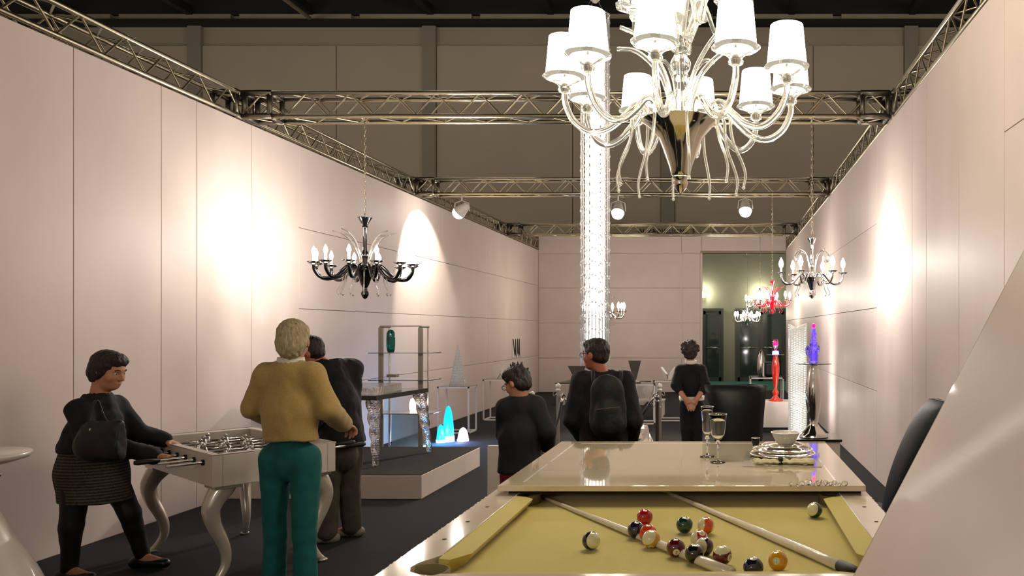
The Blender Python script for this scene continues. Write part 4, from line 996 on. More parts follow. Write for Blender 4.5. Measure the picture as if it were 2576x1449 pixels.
# chrome lamp with violet flame on a plinth
cp = thing('plinth', 'dark-topped plinth under the chrome lamp by the right wall', 'plinth', (.88, 7.2, 0))
MB().bbox((.66, 7.0, 0), (1.045, 7.4, .565), .004).build('plinth_body', 'plinth_white', cp); MB().bbox((.64, 6.98, .565), (1.06, 7.42, .587), .003).build('plinth_top', 'black_slab', cp)
cl = thing('chrome_lamp', 'tall chrome vase lamp with a violet glass flame, by the right wall', 'lamp', ((2047-CX)*7.15/FPX, 7.15, .587))
MB().lathe([(.13, 0), (.13, .01), (.10, .045), (.06, .09), (.035, .125), (.045, .18), (.07, .30), (.076, .40), (.07, .48), (.052, .58), (.034, .64), (.04, .655)], 40).build('body', 'chrome', cl, False)
MB().lathe([(.16, .656), (.16, .661)], 40).build('glass_disc', 'black_slab', cl, False)
MB().lathe([(.04, .662), (.045, .68), (.03, .695)], 24).build('collar', 'glass_purple', cl, False)
fl = MB(); rs = random.Random(11)
for i in range(44):
    s_ = (i+.5)/44; wd = .052*math.sin(PI*min(1, .15+s_*.9))**.9*(1 if s_ < .4 else .55)*rs.uniform(.3, 1.1)
    a = i*2.4; rr = .027*(1-.5*s_)*rs.uniform(.6, 1.3)
    fl.sphere((wd*math.cos(a)*(1.15 if math.cos(a) < 0 else .8), wd*.7*math.sin(a), .695+.29*s_), (rr, rr, rr*rs.uniform(1.0, 1.6)), 6, 4)
fl.sm = [False]*len(fl.sm)
fl.build('glass_flame', 'glass_purple', cl, False)
MB().tube([(0, 0, .69), (.004, 0, .85), (-.004, 0, .95), (0, 0, 1.0)], [.008, .008, .008, .01], 10).build('flame_core', 'violet_soft', cl, False)
MB().sphere((0, 0, 1.0), (.017, .017, .022), 12, 8).build('pink_tip', 'magenta_glow', cl, False)
# silver egg and black-white block on the stand behind the red lamp
solo('silver_egg', MB().lathe([(.0, 0), (.05, 0), (.075, .08), (.08, .18), (.065, .32), (.035, .44), (.0, .5)], 28), 'chrome_soft', 'tall silver egg-shaped vase behind the red lamp', 'vase', ((1915-CX)*14.5/FPX, 14.5, .706), world=False)
bc = thing('ring_sculpture', 'black round-cornered block with a white face beside the silver egg', 'sculpture', ((1936-CX)*14.3/FPX+.03, 14.35, .706))
MB().bbox((-.13, -.06, 0), (.13, .06, .27), .055, 4).build('block', 'black_matt', bc, False)
MB().bbox((-.155, -.07, .0), (-.125, .05, .25), .01, 2).build('white_face', 'white_faceted', bc, False)
solo('power_cable', MB().tube(smooth_path([(1.15, 7.4, .005), (1.2, 6.8, .005), (1.12, 6.2, .005), (1.22, 5.6, .005), (1.2, 5.0, .005), (1.3, 4.4, .005)], 8), .005, 6), 'cable', 'thin pale cable lying on the carpet along the right wall', 'cable', (1.2, 6, 0))
# pale panel leaning behind the boy
pp = solo('pale_panel', MB().bbox((-1.93, 6.55, 0), (-1.62, 6.6, .595), .004), 'plinth_white', 'pale upright panel standing on the floor behind the boy', 'panel', (-1.78, 6.57, 0))

# ================================================================== people (signed-distance bodies -> one continuous mesh each)
class Field:
    def __init__(s, lo, hi, vox):
        s.lo = np.array(lo, float); s.vox = vox
        s.n = np.ceil((np.array(hi)-s.lo)/vox).astype(int)+1
        s.f = np.full(s.n, .2, np.float32)
    def sub(s, lo, hi):
        a = np.maximum(np.floor((np.array(lo)-s.lo)/s.vox).astype(int), 0); b = np.minimum(np.ceil((np.array(hi)-s.lo)/s.vox).astype(int)+1, s.n)
        if (b <= a).any(): return None
        g = [s.lo[i]+s.vox*np.arange(a[i], b[i]) for i in range(3)]
        X, Y, Z = np.meshgrid(*g, indexing='ij'); return tuple(slice(a[i], b[i]) for i in range(3)), np.stack([X, Y, Z], -1)
    def put(s, sl, d, k, sub=False):
        f = s.f[sl]
        if sub:
            d = -d; h = np.clip(.5+.5*(f-d)/k, 0, 1); s.f[sl] = d*(1-h)+f*h+k*h*(1-h); return
        h = np.clip(.5+.5*(f-d)/k, 0, 1); s.f[sl] = f*(1-h)+d*h-k*h*(1-h)
    def cap(s, p, q, r0, r1, k=.02, sub=False, dep=None, dax=None):
        "round cone; dep<1 squeezes it along the axis dax"
        p = np.array(p, float); q = np.array(q, float); R = max(r0, r1)+k+.02
        g = s.sub(np.minimum(p, q)-R, np.maximum(p, q)+R)
        if g is None: return
        sl, X = g; d = q-p; v = X-p
        t = np.clip((v@d)/max(d@d, 1e-9), 0, 1); e = v-t[..., None]*d
        if dep:
            ax = np.array(dax, float); ax /= np.linalg.norm(ax); c = e@ax; e = e+(c*(1/dep-1))[..., None]*ax
        dist = np.linalg.norm(e, axis=-1)-(r0+(r1-r0)*t)
        s.put(sl, (dist*(dep if dep else 1)).astype(np.float32), k, sub)
    def ell(s, c, r, R=None, k=.02, sub=False):
        c = np.array(c, float); r = np.array(r, float); m = max(r)+k+.02
        g = s.sub(c-m, c+m)
        if g is None: return
        sl, X = g; v = X-c
        if R is not None: v = v@R          # world -> local (R columns are local axes)
        k0 = np.linalg.norm(v/r, axis=-1); k1 = np.linalg.norm(v/(r*r), axis=-1)+1e-9
        s.put(sl, (k0*(k0-1)/k1).astype(np.float32), k, sub)
    def mesh(s):
        f = s.f; f[0] = f[-1] = .1; f[:, 0] = f[:, -1] = .1; f[:, :, 0] = f[:, :, -1] = .1
        ins = f < 0; n = s.n-1
        corner = [(i, j, k) for i in (0, 1) for j in (0, 1) for k in (0, 1)]
        view = lambda A, c: A[c[0]:c[0]+n[0], c[1]:c[1]+n[1], c[2]:c[2]+n[2]]
        cnt = sum(view(ins, c).astype(np.int8) for c in corner)
        act = (cnt > 0) & (cnt < 8); idx = -np.ones(n, np.int64); cells = np.argwhere(act); idx[act] = np.arange(len(cells))
        acc = np.zeros((len(cells), 3)); w = np.zeros(len(cells))
        F = {c: view(f, c)[act] for c in corner}
        for a in corner:
            for ax in range(3):
                if a[ax]: continue
                b = list(a); b[ax] = 1; b = tuple(b); fa, fb = F[a], F[b]; x = (fa < 0) != (fb < 0)
                t = np.where(x, fa/np.where(x, fa-fb, 1), 0)
                p = np.array(a, float)+np.eye(3)[ax]*t[:, None]; acc += p*x[:, None]; w += x
        V = s.lo+(cells+acc/w[:, None])*s.vox
        Q = []
        for ax in range(3):
            sa = [slice(None)]*3; sb = [slice(None)]*3; sa[ax] = slice(0, -1); sb[ax] = slice(1, None)
            A, B = ins[tuple(sa)], ins[tuple(sb)]
            e = np.argwhere(A != B); u, v = (ax+1) % 3, (ax+2) % 3
            e = e[(e[:, u] > 0) & (e[:, v] > 0)]
            def cell(du, dv):
                c = e.copy(); c[:, u] -= du; c[:, v] -= dv; return idx[c[:, 0], c[:, 1], c[:, 2]]
            q = np.stack([cell(1, 1), cell(0, 1), cell(0, 0), cell(1, 0)], 1)
            flip = ~A[e[:, 0], e[:, 1], e[:, 2]]; q[flip] = q[flip][:, ::-1]; Q.append(q)
        Q = np.concatenate(Q); return V, Q[(Q >= 0).all(1)]
def field_obj(F, name, m, parent, disp=None):
    V, Q = F.mesh()
    if disp:
        amp, sc = disp; st = np.array(sc)
        # vertex normals
        N = np.zeros_like(V); fn = np.cross(V[Q[:, 2]]-V[Q[:, 0]], V[Q[:, 3]]-V[Q[:, 1]])
        for k in range(4): np.add.at(N, Q[:, k], fn)
        N /= np.linalg.norm(N, axis=1)[:, None]+1e-9
        dv = np.array([noise.noise(Vector(p)) + .5*noise.noise(Vector(p*2.3)) for p in V*st])
        V = V+N*(dv*amp)[:, None]
    V = V-np.array(root_loc(parent)) if parent is not None else V
    me = bpy.data.meshes.new(name); me.vertices.add(len(V)); me.vertices.foreach_set('co', V.astype(np.float32).ravel())
    me.loops.add(len(Q)*4); me.loops.foreach_set('vertex_index', Q.astype(np.int32).ravel())
    me.polygons.add(len(Q)); me.polygons.foreach_set('loop_start', np.arange(len(Q), dtype=np.int32)*4)
    me.polygons.foreach_set('use_smooth', np.ones(len(Q), bool)); me.update(calc_edges=True); me.validate()
    me.materials.append(M[m]); o = bpy.data.objects.new(name, me); COL.objects.link(o); o.parent = parent
    return o
def frame(yaw, pitch=0., roll=0.):
    "head frame, columns right / forward / up; yaw 0 looks along +Y, positive turns left"
    return np.array((Matrix.Rotation(yaw, 3, 'Z') @ Matrix.Rotation(pitch, 3, 'X') @ Matrix.Rotation(roll, 3, 'Y')))

def add_head(F, c, R, s=1.):
    P = lambda x, y, z: np.array(c)+R@np.array((x, y, z))*s
    F.ell(P(0, -.012, .028), np.array((.074, .094, .084))*s, R, .02)
    F.ell(P(0, .028, -.035), np.array((.060, .062, .078))*s, R, .03)
    F.ell(P(0, .052, -.085), np.array((.036, .034, .026))*s, R, .03)
    F.cap(P(-.03, .078, .020), P(.03, .078, .020), .011*s, .011*s, .02)
    F.cap(P(0, .086, .006), P(0, .106, -.030), .007*s, .012*s, .010)
    for q in (-1, 1):
        F.cap(P(q*.007, .094, -.034), P(q*.013, .092, -.034), .008*s, .007*s, .006)
        F.ell(P(q*.076, -.008, -.012), np.array((.010, .020, .031))*s, R, .008)
        F.ell(P(q*.031, .092, .002), np.array((.016, .014, .010))*s, R, .008, sub=True)
        F.ell(P(q*.045, .058, -.03), np.array((.018, .02, .022))*s, R, .02)
    F.cap(P(-.017, .084, -.060), P(.017, .084, -.060), .0075*s, .0075*s, .008)
    F.cap(P(-.014, .083, -.070), P(.014, .083, -.070), .0078*s, .0078*s, .008)
def face_parts(parent, c, R, s=1.):
    L = np.array(root_loc(parent))
    P = lambda x, y, z: tuple(np.array(c)+R@np.array((x, y, z))*s-L)
    for q in (-1, 1):
        e = MB().sphere(P(q*.031, .0695, .002), .0125*s, 12, 8).build('eye', 'eye_white', parent, False)
        MB().sphere(P(q*.031, .077, .001), .0062*s, 8, 6).build('iris', 'eye_dark', e, False)
        MB().tube([P(q*.016, .088, .022), P(q*.03, .087, .027), P(q*.046, .078, .021)], [.004*s, .0045*s, .003*s], 6).build('eyebrow', 'hair_dark', parent, False)
    MB().tube([P(-.02, .086, -.064), P(0, .0935, -.0655), P(.02, .086, -.064)], [.002*s, .004*s, .002*s], 8).build('lips', 'lip', parent, False)
def add_hand(F, w, d, palm, side, s=1., curl=.5):
    "w wrist, d finger direction, palm = palm normal, thumb leaves towards side*(d x palm)"
    w = np.array(w, float); d = np.array(d, float); d /= np.linalg.norm(d); n = np.array(palm, float); n -= d*(n@d); n /= np.linalg.norm(n)
    lat = np.cross(d, n)*side
    F.cap(w-d*.02*s, w+d*.03*s, .026*s, .028*s, .015, dep=.75, dax=n)
    F.cap(w+d*.03*s, w+d*.075*s, .036*s, .038*s, .012, dep=.42, dax=n)
    for i, L in enumerate((.070, .080, .074, .058)):
        b = w+d*(.085-.004*abs(i-1))*s+lat*(.030-.0205*i)*s
        p = b; dirv = d+lat*(.10-.08*i)
        for j, fr in enumerate((.45, .32, .23)):
            a = curl*(j+.6); dd = dirv*math.cos(a)+n*math.sin(a); dd = dd/np.linalg.norm(dd); q = p+dd*L*fr*s*1.05
            F.cap(p, q, (.0095-.0008*j)*s, (.0088-.0008*j)*s, .004); p = q
    b = w+d*.03*s+lat*.028*s; q = b+(d*.6+lat*.75+n*.25)*.034*s; F.cap(b, q, .013*s, .0105*s, .01); F.cap(q, q+(d*.85+lat*.25+n*.4)*.032*s, .0105*s, .0085*s, .005)
def bounds(pts, m=.18):
    p = np.array([list(x) for x in pts]); return p.min(0)-m, p.max(0)+m

def person(label, base, J, head, up_mat, low_mat, hair, shoes, W, opts):
    """J: joints in place coordinates. head: (centre, yaw, pitch, scale). W: widths."""
    t = thing('person', label, 'person', base)
    R = frame(head[1], head[2], head[4] if len(head) > 4 else 0); hc_ = np.array(head[0]); hs = head[3]
    J = {k: np.array(v, float) for k, v in J.items()}
    fw = np.array(opts['fwd'], float); fw /= np.linalg.norm(fw)
    sd = J['shR']-J['shL']; chest = (J['shL']+J['shR'])/2; pel = (J['hipL']+J['hipR'])/2
    vx = .0085
    allp = list(J.values())+[hc_+np.array((0, 0, .13)), hc_-np.array((0, 0, .1))]
    # ---- body: skin, one continuous surface
    F = Field(*bounds(allp, .16), .0075)
    a = opts.get('arm', 1.); l = opts.get('leg', 1.)
    sw = np.linalg.norm(sd)/2; dep = opts.get('dep', .62)
    F.cap(pel, pel*.5+chest*.5, sw*.78, sw*.72, .04, dep=dep, dax=fw); F.cap(pel*.5+chest*.5, chest-np.array((0, 0, .10)), sw*.74, sw*.78, .04, dep=dep, dax=fw)
    neck0 = chest+np.array((0, 0, .01)); F.cap(neck0, hc_-R[:, 2]*.05*hs-R[:, 1]*.02, .056*hs, .05*hs, .03)
    for s_ in 'LR':
        F.cap(neck0, J['sh'+s_]-np.array((0, 0, .008)), .045, .044*a, .03)
        F.cap(J['sh'+s_], J['el'+s_], .046*a, .037*a, .02); F.cap(J['el'+s_], J['wr'+s_], .037*a, .024*a, .02)
        F.cap(J['hip'+s_], J['kn'+s_], .074*l, .052*l, .03); F.cap(J['kn'+s_], J['an'+s_], .052*l, .034*l, .02)
        h = opts['hand'+s_]; add_hand(F, J['wr'+s_], h[0], h[1], h[2], opts.get('hs', 1.), h[3] if len(h) > 3 else .5)
        tf = np.array(opts.get('toe'+s_, fw), float); F.cap(J['an'+s_]-np.array((0, 0, .02)), J['an'+s_]+tf*.13-np.array((0, 0, .045)), .034, .026, .02)
    add_head(F, hc_, R, hs)
    body = field_obj(F, 'body', opts.get('skin', 'skin'), t)
    face_parts(t, hc_, R, hs)
    # ---- hair
    F = Field(hc_-.2, hc_+.2, .006); P = lambda x, y, z: hc_+R@np.array((x, y, z))*hs
    hk = opts.get('hairk', 'short')
    F.ell(P(0, -.020, .036), np.array((.083, .098, .088))*hs, R, .01)
    if hk == 'grey': F.ell(P(0, -.05, -.055), np.array((.066, .05, .065))*hs, R, .02)
    if hk in ('bob', 'grey'): F.ell(P(0, -.045, -.02), np.array((.080, .068, .085))*hs, R, .02); F.ell(P(0, .03, .075), np.array((.07, .06, .042))*hs, R, .02)
    if hk == 'short': F.ell(P(0, -.045, -.015), np.array((.076, .06, .065))*hs, R, .02); F.ell(P(0, .03, .078), np.array((.068, .062, .036))*hs, R, .02)
    if hk == 'curly':
        rs = random.Random(3)
        F.ell(P(0, -.03, .03), np.array((.105, .11, .105))*hs, R, .02); F.ell(P(0, -.055, -.04), np.array((.085, .065, .075))*hs, R, .02)
        for i in range(70):
            v = np.array([rs.gauss(0, 1) for _ in range(3)]); v /= np.linalg.norm(v)
            if v[2] < -.75: continue
            F.ell(P(v[0]*.105, -.03+v[1]*.105, .03+v[2]*.10), np.array((.02, .02, .02))*hs, R, .012)
    if hk == 'spiky':
        rs = random.Random(5)
        F.ell(P(0, -.045, -.02), np.array((.078, .062, .07))*hs, R, .02); F.ell(P(0, .03, .08), np.array((.07, .065, .042))*hs, R, .02)
        for i in range(46):
            v = np.array([rs.gauss(0, 1) for _ in range(3)]); v /= np.linalg.norm(v)
            if v[2] < -.1 or v[1] > .7: continue
            F.cap(P(v[0]*.075, -.015+v[1]*.085, .04+v[2]*.08), P(v[0]*.098, -.02+v[1]*.11, .05+v[2]*.105), .014*hs, .005*hs, .01)
    if hk == 'bob':
        for q_ in (-1, 1): F.ell(P(q_*.066, -.012, .0), np.array((.022, .045, .06))*hs, R, .02)
    fx = .085 if hk != 'curly' else .10
    F.ell(P(0, fx+.025, -.035), np.array((.085, .075, .088))*hs, R, .012, sub=True)
    if hk != 'bob': F.ell(P(.075, .02, -.05), np.array((.03, .035, .045))*hs, R, .01, sub=True); F.ell(P(-.075, .02, -.05), np.array((.03, .035, .045))*hs, R, .01, sub=True)
    field_obj(F, 'hair', hair, t, (.005, (60, 60, 30)))
    # ---- upper garment
    g = opts.get('up', .012); F = Field(*bounds([J[k] for k in J if k[:2] in ('sh', 'el', 'wr', 'hi')]+[chest+np.array((0, 0, .12))], .2), vx)
    hem = np.array(opts['hem'], float); wb = opts.get('waist', .78); hb = opts.get('hemw', .80)
    mid = pel*.45+chest*.55
    F.cap(hem, mid, sw*hb+g, sw*wb+g, .03, dep=dep+.06, dax=fw); F.cap(mid, chest-np.array((0, 0, .10)), sw*wb+g, sw*.82+g, .04, dep=dep+.04, dax=fw)
    if 'belly' in opts: F.ell(*opts['belly'])
    F.cap(chest-np.array((0, 0, .02)), neck0+np.array((0, 0, opts.get('collar', .03)))+fw*.005, .075, .062*hs+.006, .03)
    sleeve = opts.get('sleeve', 1.); ga = g*.6
    for s_ in 'LR':
        F.cap(neck0+np.array((0, 0, .012)), J['sh'+s_]-np.array((0, 0, .008)), .052+g*.5, .046*a+ga, .05)
        F.cap(J['sh'+s_], J['el'+s_], .048*a+ga, .044*a+ga, .03); e = J['el'+s_]+(J['wr'+s_]-J['el'+s_])*sleeve
        F.cap(J['el'+s_], e, .044*a+ga, .036*a+ga, .015)
    F.ell(hem-np.array((0, 0, .30)), (.5, .5, .30-.0), None, .008, sub=True) if opts.get('cut', True) else None
    # open neck
    F.cap(neck0+np.array((0, 0, .02)), neck0+np.array((0, 0, .14)), .058*hs, .07*hs, .01, sub=True)
    top = field_obj(F, opts.get('upname', 'jacket'), up_mat, t, (opts.get('fold', .006), opts.get('foldsc', (11, 11, 7))))
    # ---- lower garment
    F = Field(*bounds([J[k] for k in J if k[:2] in ('hi', 'kn', 'an')]+[pel+np.array((0, 0, .08))], .17), vx)
    gl = opts.get('low', .012)
    F.cap(pel+np.array((0, 0, .06)), pel-np.array((0, 0, .03)), sw*.74+gl, sw*.80+gl, .03, dep=dep+.05, dax=fw)
    for s_ in 'LR':
        F.cap(J['hip'+s_], J['kn'+s_], .080*l+gl, .058*l+gl, .014); e = J['an'+s_]+np.array((0, 0, .0)); F.cap(J['kn'+s_], e, .058*l+gl, opts.get('cuff', .046)*l+gl, .02)
    low = field_obj(F, opts.get('lowname', 'trousers'), low_mat, t, (opts.get('foldl', .006), (13, 13, 7)))
    # ---- shoes
    for s_ in 'LR':
        an = J['an'+s_]; tf = np.array(opts.get('toe'+s_, fw), float); tf /= np.linalg.norm(tf); zf = opts.get('lift'+s_, 0)
        F = Field(an-np.array((.3, .3, .2)), an+np.array((.3, .3, .1)), .007); b = np.array((an[0], an[1], base[2]+.035+zf))
        F.cap(b-tf*.05, b+tf*.15, .04, .036, .02, dep=.85, dax=(0, 0, 1)); F.cap(b-tf*.04, np.array((an[0], an[1], max(an[2], base[2]+.07))), .038, .036, .02)
        F.ell(b+tf*.05-np.array((0, 0, .235)), (.3, .3, .2), None, .004, sub=True)
        field_obj(F, 'shoe', shoes, t)
    return t, J, R, hc_, hs
def glasses(parent, c, R, s, m='eye_dark'):
    L = np.array(root_loc(parent)); P = lambda x, y, z: tuple(np.array(c)+R@np.array((x, y, z))*s-L)
    b = MB()
    for q in (-1, 1):
        b.tube([P(q*.033+.023*math.cos(a*PI/8), .104, -.001+.017*math.sin(a*PI/8)) for a in range(17)], .0022, 6, False)
        b.tube([P(q*.056, .102, .006), P(q*.078, .06, .008), P(q*.08, -.01, .006)], .0022, 6)
    b.tube([P(-.01, .106, .002), P(.01, .106, .002)], .002, 6)
    g = b.build('spectacles', m, parent, False)
    for q in (-1, 1):
        MB().prism([P(q*.033+.021*math.cos(a*PI/6), .103, -.001+.015*math.sin(a*PI/6)) for a in range(12)], tuple(R@np.array((0, .001, 0)))).build('lens', 'glass', g, False)

# ---- man in the ochre sweater, seen from behind
D = 4.5; p = lambda x, y, dy=0.: at(x, y, D+dy)*1.0
def q(x, y, D, dy=0.):
    v = at(x, y, D); return np.array((v.x, D+dy, v.z))
J = dict(shL=q(672, 944, 4.5), shR=q(786, 942, 4.5), elL=q(632, 1025, 4.5, .02), elR=q(822, 1030, 4.5, .02), wrL=q(652, 1085, 4.5, .26), wrR=q(805, 1080, 4.5, .26),
         hipL=q(691, 1150, 4.5), hipR=q(769, 1150, 4.5), knL=q(688, 1345, 4.5, .02), knR=q(772, 1345, 4.5, -.02), anL=(-2.55, 4.53, .08), anR=(-2.335, 4.47, .08))
person('man in ochre sweater and teal trousers seen from behind at the table football', (-2.44, 4.5, 0), J, (q(731, 858, 4.5, .03), .25, -.28, 1.0), 'sweater_ochre', 'trouser_teal', 'hair_grey', 'shoe_black', None,
   dict(fwd=(0, 1, 0), hem=q(733, 1103, 4.5), handL=((-.2, 1, -.4), (0, -.3, -1), -1, .7), handR=((.1, 1, -.4), (0, -.3, -1), 1, .7), hairk='grey', upname='sweater', up=.020, waist=.96, hemw=.98, arm=1.18, leg=.92, low=.008, cuff=.058, dep=.72, fold=.007, collar=.03, toeL=(-.2, 1, 0), toeR=(.2, 1, 0), cut=True))
pm = [o for o in bpy.data.objects if o.name.startswith('person')][-1]
cxx = q(729, 906, 4.5, .012); MB().lathe([(.074, -.025), (.069, .016), (.064, .016), (.068, -.022), (.074, -.025)], 24, tuple(cxx)).build('shirt_collar', 'shirt_white', pm)

# ---- man in the black jacket behind the table
J = dict(shL=q(795, 935, 5.85, -.14), shR=q(862, 930, 5.85, .14), elL=q(832, 1040, 5.85, -.25), elR=q(872, 1045, 5.85, .05), wrL=q(800, 1100, 5.85, -.28), wrR=q(835, 1102, 5.85, -.16),
         hipL=q(838, 1130, 5.85, -.06), hipR=q(868, 1128, 5.85, .07), knL=q(835, 1245, 5.85, -.06), knR=q(866, 1245, 5.85, .08), anL=(-2.87, 5.78, .08), anR=(-2.77, 5.96, .08))
person('man in black jacket and grey jeans on the far side of the table football', (-2.82, 5.87, 0), J, (q(787, 886, 5.85, -.05), 1.75, -.35, .98), 'jacket_black', 'trouser_grey', 'hair_dark', 'shoe_grey', None,
   dict(fwd=(-.8, -.6, 0), hem=q(856, 1108, 5.85), handL=((-.7, -.7, -.1), (0, 0, -1), -1, .9), handR=((-.7, -.7, -.1), (0, 0, -1), 1, .9), hairk='short', up=.03, waist=.95, hemw=1.0, arm=1.2, leg=1.0, low=.016, cuff=.055, dep=.8, fold=.010, skin='skin_red', toeL=(-.9, -.4, 0), toeR=(-.9, -.3, 0)))

# ---- woman at the left
J = dict(shL=q(252, 1024, 5.0, .125), shR=q(240, 1026, 5.0, -.13), elL=q(300, 1095, 5.0, .16), elR=q(272, 1088, 5.0, -.17), wrL=q(345, 1120, 5.0, .24), wrR=q(378, 1148, 5.0, .02),
         hipL=q(240, 1175, 5.0, .08), hipR=q(222, 1180, 5.0, -.08), knL=q(296, 1300, 5.0, .10), knR=q(212, 1315, 5.0, -.10), anL=(-3.77, 5.18, .085), anR=(-4.02, 4.9, .085))
wm, Jw, Rw, hw_, hsw = person('woman in dark jacket and tweed skirt pushing a rod of the table football', (-3.93, 5.02, 0), J, (q(273, 931, 5.0), -PI/2-.05, -.30, 1.0), 'jacket_black', 'tights', 'hair_dark', 'shoe_black', None,
   dict(fwd=(1, .1, 0), hem=q(228, 1128, 5.0), handL=((.8, .3, -.4), (0, 0, -1), -1, .6), handR=((1, .25, -.12), (.1, 0, -1), 1, .55), hairk='bob', up=.026, waist=.98, hemw=1.10, arm=1.0, leg=.98, low=.004, cuff=.04, dep=.95, fold=.008, collar=.06, lowname='tights', toeL=(1, -.1, 0), toeR=(1, -.2, 0)))
F = Field((-4.3, 4.72, .3), (-3.55, 5.3, .95), .0085)
F.cap(q(232, 1125, 5.0), q(232, 1185, 5.0), .165, .195, .03, dep=.9, dax=(0, 1, 0)); F.cap(q(232, 1185, 5.0), q(240, 1262, 5.0), .195, .200, .03, dep=.85, dax=(0, 1, 0))
F.ell((-3.95, 5.0, .20), (.6, .6, .29), None, .008, sub=True); F.ell((-3.95, 5.0, 1.12), (.6, .6, .30), None, .008, sub=True)
field_obj(F, 'skirt', 'tweed', wm, (.005, (10, 10, 4)))
# handbags
hb = thing('handbag', 'large dark shoulder bag hanging at the hip of the woman', 'bag', tuple(q(255, 1165, 5.0, -.26)))
F = Field(np.array(q(255, 1110, 5.0, -.28))-.3, np.array(q(255, 1110, 5.0, -.28))+.3, .0085)
F.cap(q(222, 1125, 4.78), q(312, 1125, 4.78), .085, .08, .02, dep=.55, dax=(0, 1, 0)); F.cap(q(230, 1085, 4.78), q(295, 1080, 4.78), .06, .055, .05, dep=.5, dax=(0, 1, 0))
field_obj(F, 'bag_body', 'bag_dark', hb, (.006, (12, 12, 9)))
MB().tube(smooth_path([q(225, 1085, 4.78), q(226, 1050, 4.8), q(238, 1012, 4.83), q(248, 1012, 4.85), q(262, 1050, 4.8), q(285, 1080, 4.78)], 5), .010, 8, flat=.5).build('strap', 'bag_dark', hb)
MB().tube([q(228, 1078, 4.75), q(216, 1110, 4.74)], .006, 6).build('tassel', 'napkin', hb)
gb = thing('shoulder_bag', 'smaller grey bag on the far arm of the woman', 'bag', tuple(q(322, 1115, 5.0, .24)))
F = Field(np.array(q(322, 1080, 5.3))-.25, np.array(q(322, 1080, 5.3))+.25, .0085)
F.cap(q(322, 1068, 5.28), q(326, 1108, 5.28), .05, .065, .02, dep=.6, dax=(0, 1, 0)); field_obj(F, 'bag_body', 'bag_grey', gb, (.004, (14, 14, 10)))
MB().tube(smooth_path([q(308, 1055, 5.28), q(305, 1035, 5.25), q(330, 1035, 5.25), q(336, 1055, 5.28)], 4), .006, 6).build('handle', 'bag_grey', gb)

# ---- man with backpack and spectacles in the middle
J = dict(shL=q(1462, 958, 6.5), shR=q(1572, 958, 6.5), elL=q(1440, 1055, 6.5, -.02), elR=q(1594, 1055, 6.5, -.02), wrL=q(1462, 1115, 6.5, .20), wrR=q(1580, 1112, 6.5, .20),
         hipL=q(1497, 1150, 6.5), hipR=q(1545, 1150, 6.5), knL=q(1494, 1250, 6.5), knR=q(1548, 1250, 6.5), anL=(-1.05, 6.5, .08), anR=(-.87, 6.5, .08))
m3, J3, R3, h3, s3 = person('man in dark jacket with spectacles and a backpack, standing behind the dining top', (-.96, 6.5, 0), J, (q(1498, 891, 6.5), 1.12, -.05, 1.08), 'jacket_plum', 'trouser_black', 'hair_dark', 'shoe_black', None,
   dict(fwd=(0, 1, 0), hem=q(1520, 1118, 6.5), handL=((.3, .6, -.5), (1, 0, 0), -1, .6), handR=((-.3, .6, -.5), (-1, 0, 0), 1, .6), hairk='short', up=.028, waist=1.0, hemw=.95, arm=1.35, leg=1.03, low=.014, dep=.72, fold=.009, collar=.045, skin='skin_red'))
glasses(m3, h3, R3, s3)
bp = thing('backpack', 'dark backpack on the back of the man with spectacles', 'backpack', tuple(q(1525, 1090, 6.24)))
F = Field(np.array(q(1525, 1020, 6.26))-.35, np.array(q(1525, 1020, 6.26))+.35, .0085)
F.cap(q(1528, 985, 6.28), q(1530, 1060, 6.28), .135, .15, .03, dep=.55, dax=(0, 1, 0)); F.cap(q(1528, 1040, 6.22), q(1532, 1062, 6.22), .097, .108, .02, dep=.5, dax=(0, 1, 0))
field_obj(F, 'pack_body', 'pack_dark', bp, (.006, (12, 12, 9)))
MB().tube([q(1500, 1030, 6.135), q(1560, 1024, 6.135)], .0025, 6).build('zip', 'grey_metal', bp)
for (x0, x1) in ((1495, 1492), (1556, 1562)):
    MB().tube(smooth_path([q(x0, 985, 6.30), q(x1, 950, 6.31), q(x1, 932, 6.41), q(x1, 935, 6.53)], 4), .016, 8, flat=.4).build('strap', 'pack_dark', bp)

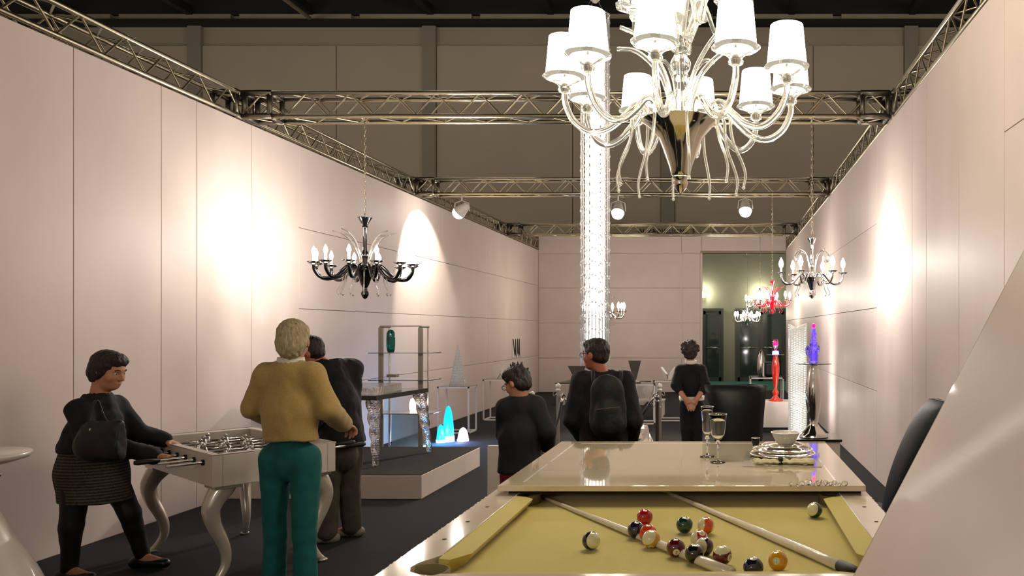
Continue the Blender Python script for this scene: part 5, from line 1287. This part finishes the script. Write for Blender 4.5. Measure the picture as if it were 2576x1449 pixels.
# ---- boy with spectacles
J = dict(shL=q(1272, 1026, 5.5), shR=q(1345, 1022, 5.5, .02), elL=q(1266, 1095, 5.5, .05), elR=q(1378, 1085, 5.5, -.02), wrL=q(1285, 1130, 5.5, .22), wrR=q(1362, 1130, 5.5, .18),
         hipL=q(1288, 1185, 5.5), hipR=q(1330, 1185, 5.5), knL=q(1282, 1285, 5.5, .02), knR=q(1332, 1285, 5.5), anL=(-1.47, 5.5, .075), anR=(-1.33, 5.5, .075))
m4, J4, R4, h4, s4 = person('boy with spiky hair and spectacles in a dark blazer and red trousers', (-1.40, 5.5, 0), J, (q(1301, 962, 5.5), 1.15, -.42, .93), 'blazer_navy', 'trouser_red', 'hair_dark', 'shoe_black', None,
   dict(fwd=(-.25, 1, 0), hem=q(1305, 1182, 5.5), handL=((.3, .8, -.2), (0, 0, -1), -1, .6), handR=((-.4, .8, -.2), (0, 0, -1), 1, .6), hairk='spiky', up=.028, waist=1.08, hemw=1.15, arm=1.05, leg=.9, low=.012, hs=.88, dep=.85, fold=.007, collar=.04))
glasses(m4, h4, R4, s4)

# ---- attendant with hands behind her back
J = dict(shL=q(1712, 930, 9.8), shR=q(1764, 930, 9.8), elL=q(1701, 968, 9.8, -.10), elR=q(1776, 968, 9.8, -.10), wrL=q(1729, 1003, 9.8, -.25), wrR=q(1752, 1003, 9.8, -.25),
         hipL=q(1727, 1020, 9.8), hipR=q(1753, 1020, 9.8), knL=q(1727, 1078, 9.8), knR=q(1754, 1078, 9.8), anL=(-.43, 9.8, .08), anR=(-.30, 9.8, .08))
m5, J5, R5, h5, s5 = person('attendant with dark curly hair holding her hands behind her back', (-.36, 9.8, 0), J, (q(1736, 882, 9.8), .1, -.05, .98), 'sweater_navy', 'trouser_black', 'hair_brown', 'shoe_black', None,
   dict(fwd=(0, 1, 0), hem=q(1739, 1000, 9.8), handL=((.5, -.15, -.8), (0, -1, 0), -1, .5), handR=((-.5, -.2, -.8), (0, -1, 0), 1, .5), hairk='curly', upname='sweater', up=.018, waist=.92, hemw=.86, arm=1.1, leg=1.0, low=.012, dep=.7, sleeve=.35, fold=.006, collar=.012, hs=1.05))
MB().lathe([(.064, -.02), (.074, .018), (.07, .02), (.06, -.018), (.064, -.02)], 24, tuple(q(1738, 911, 9.8))).build('shirt_collar', 'shirt_white', m5)
MB().lathe([(.155, -.02), (.158, .03), (.15, .03), (.15, -.02), (.155, -.02)], 28, tuple(q(1740, 1002, 9.8))).build('shirt_hem', 'shirt_white', m5)
